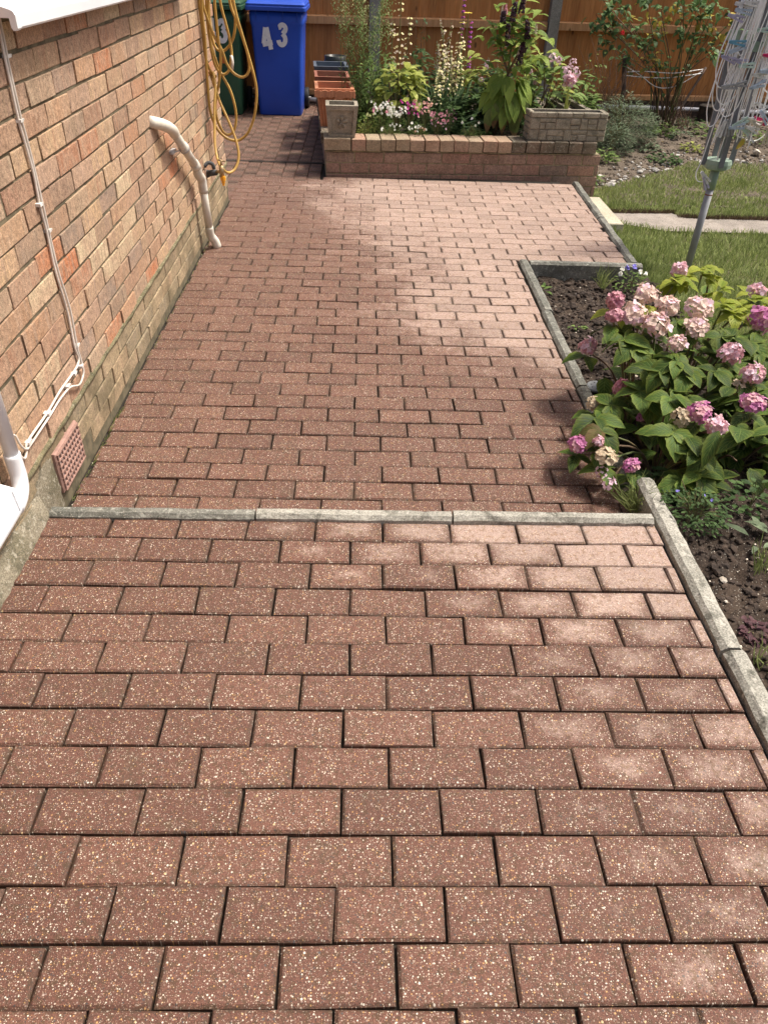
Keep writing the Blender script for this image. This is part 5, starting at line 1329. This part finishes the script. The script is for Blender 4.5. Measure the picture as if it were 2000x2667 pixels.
for k_, (x, y, w, h, n, mt, L_, W_, lb) in enumerate(((.10, 7.6, .20, .42, 330, 'green1', .10, .045, 'mid-green leafy filler bush between the wispy stems and the lime bush'), (.45, 7.55, .20, .45, 330, 'greend', .09, .045, 'dark leafy bush behind the lime bush'), (.80, 7.6, .22, .40, 330, 'green1', .10, .03, 'green leafy bush behind the sword leaves'), (.95, 7.15, .14, .28, 200, 'greend', .09, .05, 'dark low foliage left of the pokeweed stem'), (1.25, 7.6, .25, .45, 330, 'greend', .10, .05, 'shaded leafy bush behind the pokeweed'), (1.85, 7.4, .16, .38, 240, 'green1', .09, .045, 'leafy bush at the right end of the planter'), (.05, 6.9, .12, .22, 200, 'green1', .07, .02, 'green foliage behind the stone pot'), (.62, 7.0, .16, .26, 260, 'greend', .07, .03, 'shady foliage in the middle of the bed'))):
    herb('leafy_bush', lb, (x, y, PSZ), w * 1.15, h * 1.2, int(n * 1.5), L_ * 1.1, W_ * 1.1, mt, cat='shrub', stems=12, up=.3, stemr=.0025)
# lacecap hydrangea at the right
t = thing('hydrangea', 'bushy green hydrangea with pale pink heads behind the stone trough', 'shrub', pb(1.55, 7.1))
pts = []
for k in range(190):
    a = U(0, 6.28); el = math.asin(U(-.2, 1)); n_ = Vector((math.cos(a) * math.cos(el), math.sin(a) * math.cos(el), math.sin(el)))
    cx = 1.52 if k % 3 else 1.30
    p = Vector((cx, 7.1, .36)) + Vector((n_.x * .27, n_.y * .22, n_.z * (.30 if k % 3 else .33))) * U(.7, 1.05)
    pts.append((p, (n_.x + U(-.6, .6), n_.y + U(-.6, .3), n_.z * .4 + U(-.4, .4))))
plant_leaves(t, pts[:110], 'lc1', M['green1'], .11, .5); plant_leaves(t, pts[110:150], 'lc2', M['lime'], .10, .5)
pts2 = [((x + R.gauss(0, .06), 7.25, z + R.gauss(0, .05)), (U(-1, 1), U(-1, 0), U(-.2, .6))) for x, z in ((.95, .62), (1.0, .5), (.93, .52), (1.33, .72), (1.38, .66)) for _ in range(7)]
pts2 += [((x + R.gauss(0, .07), 7.2, z + R.gauss(0, .06)), (U(-1, 1), U(-1, 0), U(-.2, .6))) for x, z in ((1.42, .66), (1.5, .6), (1.36, .58), (.98, .58), (1.6, .5)) for _ in range(10)]
plant_leaves(t, pts2, 'lc2', M['lime'], .11, .5)
mb = MB()
for k in range(22): 
    a = U(0, 6.28); mb.tube([(1.45 + U(-.1, .1), 7.1, PSZ), (1.45 + .24 * math.cos(a), 7.05 + .2 * math.sin(a), U(.4, .62))], .0035, 4, False)
part('stems', mb, M['bstem'], t)
mb = MB(); leafy(mb, (1.45, 6.95, PSZ), 420, .27, .26, .05, .014, .6); part('undergrowth', mb, M['greend'], t, True, kind='stuff')
for x, y, z, s_ in ((1.49, 6.95, .70, .75), (1.56, 6.95, .685, .6), (1.62, 6.90, .60, 1.0), (1.68, 6.92, .605, .9), (1.645, 6.86, .555, .9), (1.68, 7.0, .665, .6), (1.0, 7.1, .62, .6), (.96, 7.1, .51, .4), (1.20, 7.1, .58, .6), (1.33, 6.95, .60, .35), (1.37, 6.9, .53, .3)):
    o = obj('flower_head', R.choice(HM['pale'] + HM['pink'][:1]), t); o.matrix_basis = Matrix.Translation((x, y, z)) @ Vector((U(-.3, .3), -.5, 1)).normalized().to_track_quat('Z', 'Y').to_matrix().to_4x4() @ Matrix.Scale(s_ * 1.1, 4)
t = thing('gladiolus', 'light green upright sword leaves rising behind the stone trough', 'plant', pb(1.62, 6.75)); mb = MB()
for k in range(8): mb.leaf((1.60 + U(-.03, .03), 6.74, PSZ), (.1 + U(-.08, .16), U(-.05, .05), 1), (0, -1, .2), U(.3, .46), .028, U(0, .25), .1, 6, .5)
part('sword_leaves', mb, M['lime'], t, True)

# ------------------------------------------------------------------ border on the right
def gz(x, y): return bed_z(x, y)
herb('lavender', 'silvery grey-green shrub spreading at the right end of the planter', (2.66, 8.55, -.2), .36, .46, 3000, .06, .013, 'silver', cat='shrub', stems=40, up=.7, nseg=2)
herb('lavender', 'smaller silvery grey clump trailing down at the planter end', (2.47, 8.1, -.22), .19, .30, 1000, .055, .013, 'silver', cat='shrub', stems=20, up=.6, nseg=2)
st = [((2.6 + U(-.25, .25), 8.9 + U(-.2, .2), -.2), (2.62 + U(-.45, .35), 8.9 + U(-.15, .2), U(.35, .72))) for _ in range(60)]
stem_plant('seed_stalks', 'thicket of dry brown seed stalks behind the silvery shrub', st, 'twig', .016, .010, 46, stemmat='twig', r=.0028, leaf_from=.35)
st = [((2.32 + U(-.05, .05), 8.75, -.2), (2.32 + U(-.12, .14), 8.7, U(.45, .68))) for _ in range(6)]
stem_plant('leafy_bush', 'light green leafy shoots beside the dry stalks right of the planter', st, 'green1', .09, .05, 16, up=.2, bend=.6)
rb = thing('rose_bush', 'tall sparse rose bush with yellowing leaves in front of the fence', 'shrub', (3.36, 9.3, -.15))
CL = [(2.48, 9.3, .93, 0), (2.6, 9.3, .74, 0), (3.3, 9.3, .93, 1), (2.45, 9.3, .80, 0), (2.55, 9.3, .62, 0), (2.62, 9.3, .95, 0), (2.75, 9.3, .84, 1), (2.85, 9.3, .70, 0), (3.0, 9.3, .62, 0), (3.05, 9.3, .86, 1), (3.12, 9.3, .78, 1), (3.2, 9.3, .46, 1), (3.0, 9.3, .45, 1), (3.35, 9.3, .70, 0), (3.45, 9.3, .85, 1), (3.5, 9.3, .62, 0), (3.55, 9.3, .92, 0), (3.62, 9.3, .75, 1), (3.7, 9.3, .58, 0), (3.4, 9.3, .98, 0), (3.25, 9.3, 1.02, 0), (2.9, 9.3, 1.0, 0), (3.6, 9.3, 1.05, 0), (3.78, 9.3, .85, 1), (2.68, 9.3, .5, 0)]
nl = 0
for i, (x, y, z, yl) in enumerate(CL):
    y += U(-.15, .15); base = Vector((3.36 + U(-.13, .13), 9.35 + U(-.05, .05), -.15)); e = Vector((x, y, z))
    mb = MB(); P_ = bez([base, base.lerp(e, .45) + Vector((-(e.x - base.x) * .18, 0, .08)), e, e + (e - base).normalized() * .1], 4); mb.tube(P_, [.008] * 4 + [.005] * 4 + [.003] * 5, 5, False); part('cane', mb, M['stem' if i % 3 else 'bstem'], rb, True)
    gp = [(e + Vector((R.gauss(0, .065), R.gauss(0, .05), R.gauss(0, .06))), (U(-1, 1), U(-1, .5), U(-.6, .4))) for _ in range(22)]
    gp += [(P_[R.randrange(4, len(P_))] + Vector((U(-.05, .05), U(-.05, .05), U(-.04, .04))), (U(-1, 1), U(-1, .5), U(-.5, .4))) for _ in range(3)]
    if yl: plant_leaves(rb, gp[:12], 'rosey', M['roseg'], .072, .66, (.1, .6)); plant_leaves(rb, gp[12:], 'roseg', M['rosel'], .068, .62, (.1, .6))
    else: plant_leaves(rb, gp, 'roseg', M['rosel'], .078, .68, (.1, .6))
mb = MB(); [mb.floret((2.66, 9.15, .72), (U(-1, 1), -1, U(-.5, 1)), .022, 5, .6) for _ in range(3)]; part('flower', mb, M['fred'], rb)
st = [((3.42 + U(-.16, .2), 9.2 + U(-.1, .1), -.16), (3.45 + U(-.3, .34), 9.2, U(.15, .5))) for _ in range(22)]
stem_plant('dead_brushwood', 'cluster of thin dead brown stems at the foot of the rose bush', st, 'twig', .012, .006, 16, stemmat='twig', r=.003)
mb = MB(); mb.tube([(2.80, 9.15, -.2), (2.79, 9.15, .2), (2.73, 9.15, .52)], .026, 8); solo('wooden_stake', mb, M['stick'], 'dark wooden stake standing left of the rose canes', 'stake', smooth=True)
mb = MB(); mb.tube(bez([(3.42, 9.28, -.19), (3.60, 9.42, .1), (3.76, 9.5, .40)], 4), .014, 7); solo('metal_rod', mb, M['stick'], 'rusty rod leaning to the right beside the rose bush', 'rod', smooth=True)
tw = thing('string', 'white string tied from the wooden stake to the leaning rod', 'string', (2.8, 9.2, .32))
for P_ in ([(2.75, 9.13, .34), (3.04, 9.22, .318), (3.3, 9.3, .312), (3.70, 9.45, .345)], [(2.75, 9.13, .37), (3.0, 9.2, .375), (3.35, 9.3, .358), (3.72, 9.47, .385)], [(2.76, 9.13, .42), (2.95, 9.2, .34), (3.15, 9.25, .235), (3.32, 9.3, .215), (3.5, 9.38, .26), (3.72, 9.47, .37)]):
    mb = MB(); mb.tube(bez(P_, 6), .0045, 5, False); part('strand', mb, M['cord'], tw, True)
mb = MB(); mb.lathe([(.13, -.05), (.115, .0), (.105, .10), (.11, .155), (.09, .165), (.0, .16)], (4.0, 9.72, -.16), 12); solo('tree_stump', mb, M['stump'], 'short dark tree stump in front of the fence behind the dryer', 'stump')
for i, (lb, x, y, rd, n, h, mt) in enumerate((('rounded green clump of ivy-like leaves below the rose bush', 3.25, 9.05, .17, 130, .12, 'green1'), ('pale green weed right of the ivy-like clump', 3.42, 8.85, .10, 40, .1, 'silver'), ('low green weed patch near the lawn edge by the white stones', 2.98, 7.98, .15, 110, .05, 'greend'), ('yellowish weed patch on open soil before the dryer pole', 3.42, 8.42, .11, 45, .07, 'lime'), ('green weeds on the soil behind the dryer arms', 3.85, 9.0, .22, 120, .10, 'green1'), ('dark green leaves at the base of the planter end', 2.30, 7.75, .12, 70, .12, 'green1'), ('green weeds in the border at the far right edge', 4.25, 8.9, .25, 130, .09, 'green1'), ('weed with dark leaves beside the tree stump', 3.72, 9.4, .15, 80, .10, 'greend'), ('small weed amid the white stones next to the planter', 2.02, 7.05, .09, 60, .06, 'green1'), ('grey-green weed low in front of the silvery shrub', 2.88, 8.3, .14, 70, .07, 'silver'))):
    herb('weed', lb, (x, y, gz(x, y)), rd, h, n, .06, .034, mt, stems=5)
mb = MB(); mb2 = MB(); mb3 = MB()
for k in range(170):
    x = U(1.85, 4.6); f = lawn_far(x); y = f + abs(R.gauss(.03, .12)) if R.random() < .6 else f + U(0, .5)
    mb.blob((x, y, gz(x, y) + .006), abs(R.gauss(.009, .009)) + .004, sq=(1.1, .9, .6), j=.4)
for k in range(2600):
    x = U(1.85, 5.2); y = lawn_far(x) + U(0.02, 2.0); mb2.blob((x, y, gz(x, y)), abs(R.gauss(.006, .009)) + .003, sq=(1, 1, .7))
for k in range(500):
    x = U(1.9, 5.0); y = lawn_far(x) + U(.0, 1.9); a = U(0, 6.28); mb3.leaf((x, y, gz(x, y) + .006), (math.cos(a), math.sin(a), .15), (0, 0, 1), U(.02, .05), U(.01, .025), .3, .3, 2)
o = obj('edging_stones', mb.mesh('edging_stones', M['white_stone'])); nm(o, kind='stuff', label='white stones scattered along the lawn edge', category='stones')
o = obj('soil_crumbs', mb2.mesh('soil_crumbs', M['soil2'])); nm(o, kind='stuff', label='crumbs of soil over the border', category='soil')
o = obj('leaf_litter', mb3.mesh('leaf_litter', [M['hld']])); nm(o, kind='stuff', label='fallen leaves over the border soil', category='leaves')
mb = MB(); mb.blob((4.02, 8.28, -.2), .045, sq=(1.2, .9, .8)); solo('rock', mb, M['chip'], 'single larger pale rock near the lawn edge right of the dryer', 'stone')
# moss and litter in the paving joints
mb = MB()
for k in range(160):
    y = U(.3, 5.4); x = U(-.94, .9) if R.random() < .6 else -.94 + abs(R.gauss(0, .01)); z = ZR if y > 1.83 else 0
    rr = U(.0012, .003); mb.blob((x, y, z), rr, sq=(1.3, 1, .4))
o = obj('grit', mb.mesh('grit', M['chip'])); nm(o, kind='stuff', label='loose grit on the paving', category='grit')
mb = MB()
for k in range(260):
    y = R.choice((U(1.84, 2.6), U(1.0, 1.8), U(2.2, 5.0))); z = ZR if y > 1.83 else 0
    p = Vector((-.943 + U(0, .012), y, z)); mb.blade(p, p + Vector((U(0, .02), U(-.015, .015), U(.006, .022))), .001)
o = obj('moss', mb.mesh('moss', M['grass'])); nm(o, kind='stuff', label='moss and tiny grass along the wall foot', category='moss')

# ------------------------------------------------------------------ rotary dryer
DX, DY = 2.165, 4.91
rd = thing('rotary_dryer', 'folded rotary clothes dryer with white lines on a grey pole in the lawn', 'clothes dryer', (DX, DY, ZL))
mb = MB(); mb.tube([(DX - .006, DY, ZL - .05), (DX, DY, .235)], .0225, 16); part('pole', mb, M['pole'], rd, True)
mb = MB(); mb.tube([(DX, DY, .20), (DX, DY, .206)], .0235, 16); part('rust_band', mb, M['rust'], rd, True)
mb = MB(); mb.tube([(DX, DY, .235), (DX, DY, .355)], .0275, 16); part('sleeve', mb, M['dryer_green'], rd, True)
mb = MB()
def octa(r, z, sq=1.0): return [(DX + r * math.cos(a), DY + r * sq * math.sin(a), z) for a in [math.pi / 4 * k + .39 for k in range(8)]]
mb.loft([octa(.062, .352), octa(.082, .362), octa(.085, .385), octa(.078, .408), octa(.03, .416)]); part('hub', mb, M['dryer_green'], rd)
mb = MB(); mb.tube([(DX, DY, .41), (DX + .004, DY, 1.6)], .011, 10); part('inner_pole', mb, M['dryer'], rd, True)
mb = MB(); mb.loft([octa(.045, 1.02), octa(.06, 1.03), octa(.06, 1.055), octa(.045, 1.07)]); part('runner', mb, M['dryer_green'], rd)
ARM = [(-.086, .0, -.128, .02, ), (-.008, -.078, -.006, -.115), (.080, .0, .125, .0), (.0, .075, .01, .11)]
for (x0, y0, x1, y1) in ARM:
    mb = MB(); a, b = Vector((DX + x0, DY + y0, .375)), Vector((DX + x1, DY + y1, 1.62)); d = (b - a).normalized(); s_ = d.cross(Vector((-y0, x0, 0)).normalized() if 0 else Vector((0, 1, 0))).normalized(); u = s_.cross(d)
    h, w = .0135, .008
    mb.loft([[p + s_ * h * i + u * w * j for i, j in ((-1, -1), (1, -1), (1, 1), (-1, 1))] for p in (a, b)]); part('arm', mb, M['dryer'], rd)
for (x0, y0, x1, y1), zc in zip(ARM, (1.02, .98, 1.0, 1.0)):
    mb = MB(); mb.box((DX + x1 * .8 - .028, DY + y1 * .8 - .018, zc), (DX + x1 * .8 + .028, DY + y1 * .8 + .018, zc + .05), .003); part('bracket', mb, M['dryer_green'], rd)
def line(P_, r=.0034):
    mb = MB(); mb.tube(bez(P_, 6), r, 5, False); part('line', mb, M['cord'], rd, True)
# hanging bights to the left
for (xl, zb, xr, yy) in ((1.965, .80, 2.09, 4.83), (1.985, .72, 2.13, 4.80), (2.01, .87, 2.09, 4.82), (2.03, .90, 2.08, 4.84), (1.97, .60, 2.07, 4.82), (2.02, .66, 2.15, 4.79), (2.04, .76, 2.10, 4.80), (1.99, .68, 2.11, 4.85)):
    m = (xl + xr) / 2
    line([(xl + .09, yy + .03, 1.50), (xl + .045, yy + .01, 1.15), (xl + .004, yy, zb + .16), (xl + .02, yy, zb + .04), (m, yy - .005, zb), (xr - .01, yy, zb + .07), (xr + .03, yy + .01, 1.0), (xr + .05, yy + .03, 1.50)])
for (xl, zb, xr, yy) in ((2.19, .55, 2.26, 4.80), (2.23, .83, 2.36, 4.80), (2.25, .78, 2.40, 4.82), (2.21, .70, 2.33, 4.79), (2.27, .90, 2.42, 4.83), (2.24, .62, 2.40, 4.82), (2.28, .68, 2.45, 4.85), (2.20, .92, 2.30, 4.80), (2.15, .56, 2.22, 4.78)):
    m = (xl + xr) / 2
    line([(xl + .03, yy + .03, 1.50), (xl + .02, yy + .01, 1.15), (xl, yy, zb + .16), (xl + .015, yy, zb + .035), (m, yy - .005, zb), (xr - .015, yy, zb + .05), (xr - .02, yy + .01, 1.05), (xr - .06, yy + .03, 1.50)])
for k in range(40):                                              # lines running down among the arms
    x0 = U(2.06, 2.34); y0 = U(4.76, 4.90); zt = U(1.3, 1.6); zb = U(.50, .95)
    line([(x0 + .02, y0, zt), (x0 + U(-.01, .02), y0 - .005, (zt + zb) / 2), (x0 + U(-.04, .03), y0, zb)], .0030)
line([(2.08, 4.84, .90), (2.045, 4.83, .60), (2.03, 4.83, .42), (2.015, 4.83, .345), (2.035, 4.83, .30), (2.075, 4.845, .29)])
line([(2.15, 4.81, .90), (2.128, 4.82, .60), (2.118, 4.82, .42)])
line([(2.27, 4.85, .53), (2.34, 4.85, .53), (2.40, 4.85, .60), (2.44, 4.85, .72)])
def make_peg(col, label, c, ang, open_=.14, face=0.0, size=1.0):
    t = thing('clothes_peg', label, 'peg', c, 'clothes pegs clipped on the dryer lines'); c = Vector(c)
    B = Matrix.Translation(c) @ Matrix.Rotation(face, 4, 'Z') @ Matrix.Rotation(ang, 4, 'Y')
    for s_ in (1, -1):
        mb = MB(); T_ = B @ Matrix.Translation((0, 0, s_ * .0066)) @ Matrix.Rotation(-s_ * open_, 4, 'Y')
        prof = [(-.040, .0035), (-.034, .0055), (-.016, .0045), (-.008, .006), (.004, .004), (.02, .0052), (.036, .0062), (.040, .003)]
        mb.loft([[T_ @ Vector((x * size, y * .007, z * hh * 1.0)) for y, z in ((-1, -1), (1, -1), (1, 1), (-1, 1))] for x, hh in prof]); part('prong', mb, M['peg ' + col], t)
    mb = MB(); mb.tube([B @ Vector((-.002, -.007, 0)), B @ Vector((-.002, .007, 0))], .005, 8); part('spring', mb, M['steel'], t)
PEG = [('white', (2.02, 4.81, 1.195), .05, 'white peg at the very top of the left lines'), ('white', (2.06, 4.80, 1.200), .1, 'second white peg at the very top, further right'), ('pale blue', (2.025, 4.80, 1.165), .12, 'pale blue peg just below the top white pegs'), ('lilac', (1.993, 4.80, 1.137), .22, 'lilac peg third from the top on the left lines'),
       ('mint', (2.165, 4.78, 1.085), -.02, 'mint green peg high on the middle lines'), ('sky blue', (2.215, 4.78, 1.078), .1, 'bright blue peg end beside the mint one'), ('sky blue', (2.035, 4.79, 1.022), .05, 'bright blue peg at the left green bracket'), ('pale blue', (2.045, 4.79, .992), -.45, 'pale blue peg slanting below the left bracket'), ('lilac', (2.01, 4.79, .945), .25, 'lilac peg low on the outermost left line'),
       ('lilac', (2.075, 4.78, .935), .15, 'lilac peg in front of the left arm'), ('mint', (2.112, 4.77, .918), -.08, 'mint peg clipped flat across the middle arm'), ('pink', (2.235, 4.78, .967), .06, 'bright pink peg on the right lines'), ('pink', (2.30, 4.79, .975), -.1, 'second bright pink peg at the right edge'), ('pale blue', (2.238, 4.77, .895), -.05, 'pale blue peg under the pink peg'),
       ('white', (2.205, 4.78, .872), .08, 'white peg lying under the pale blue one on the right'), ('grey', (2.10, 4.77, .825), -.15, 'grey weathered peg across the left and middle arms'), ('grey', (2.05, 4.77, .812), -.1, 'second grey peg, left end of the weathered pair'), ('pale blue', (2.205, 4.77, .822), -.35, 'pale blue peg hanging between middle and right arms'), ('lilac', (2.27, 4.79, .845), -.1, 'lilac peg at the right behind the white lines'),
       ('grey', (2.100, 4.77, .605), 1.35, 'grey peg hanging straight down between the left arms'), ('white', (2.072, 4.77, .598), 1.75, 'white peg hanging straight down by the left arm'), ('grey', (2.13, 4.79, .60), 1.3, 'dark grey peg end beside the hanging grey one'), ('mint', (2.165, 4.76, .635), -.5, 'mint peg slanting upward before the middle arm'), ('pale blue', (2.150, 4.76, .612), -.2, 'pale blue peg crossing the mint one'), ('white', (2.215, 4.77, .652), .12, 'white peg level on the lower right lines'), ('cream', (2.245, 4.76, .640), .3, 'cream peg next to the level white one'),
       ('pink', (2.283, 4.77, .650), .35, 'small pink-red peg low on the right'), ('white', (2.245, 4.76, .604), .3, 'white peg lowest of the right cluster'), ('mint', (2.225, 4.77, .585), .5, 'pale mint peg in the lower right cluster'), ('white', (2.245, 4.77, .562), .95, 'white peg pointing down in the lower right cluster'), ('pale blue', (2.30, 4.77, .665), .8, 'pale blue peg steeply slanted at the lower right'), ('white', (2.275, 4.79, .718), .4, 'white peg above the lower right cluster'), ('sage', (2.30, 4.79, 1.045), .05, 'sage green peg by the right bracket'),
       ('cream', (2.365, 4.80, .565), 1.5, 'cream peg hanging alone at the far right'), ('white', (2.083, 4.84, .318), .75, 'white peg on the lowest cord by the green sleeve'), ('lilac', (2.095, 4.845, .285), 1.0, 'lilac peg at the end of the lowest cord')]
for col, c, ang, lb in PEG: make_peg(col, lb, c, ang, U(.06, .16), U(-.3, .3), 1.12)
mb = MB(); mb.leaf((2.22, 4.77, .555), (-.35, -.1, -1), (0, -1, 0), .075, .032, .4, .4, 5); solo('dead_leaf', mb, M['roseg'], 'yellow leaf caught on the right dryer arm', 'leaf')
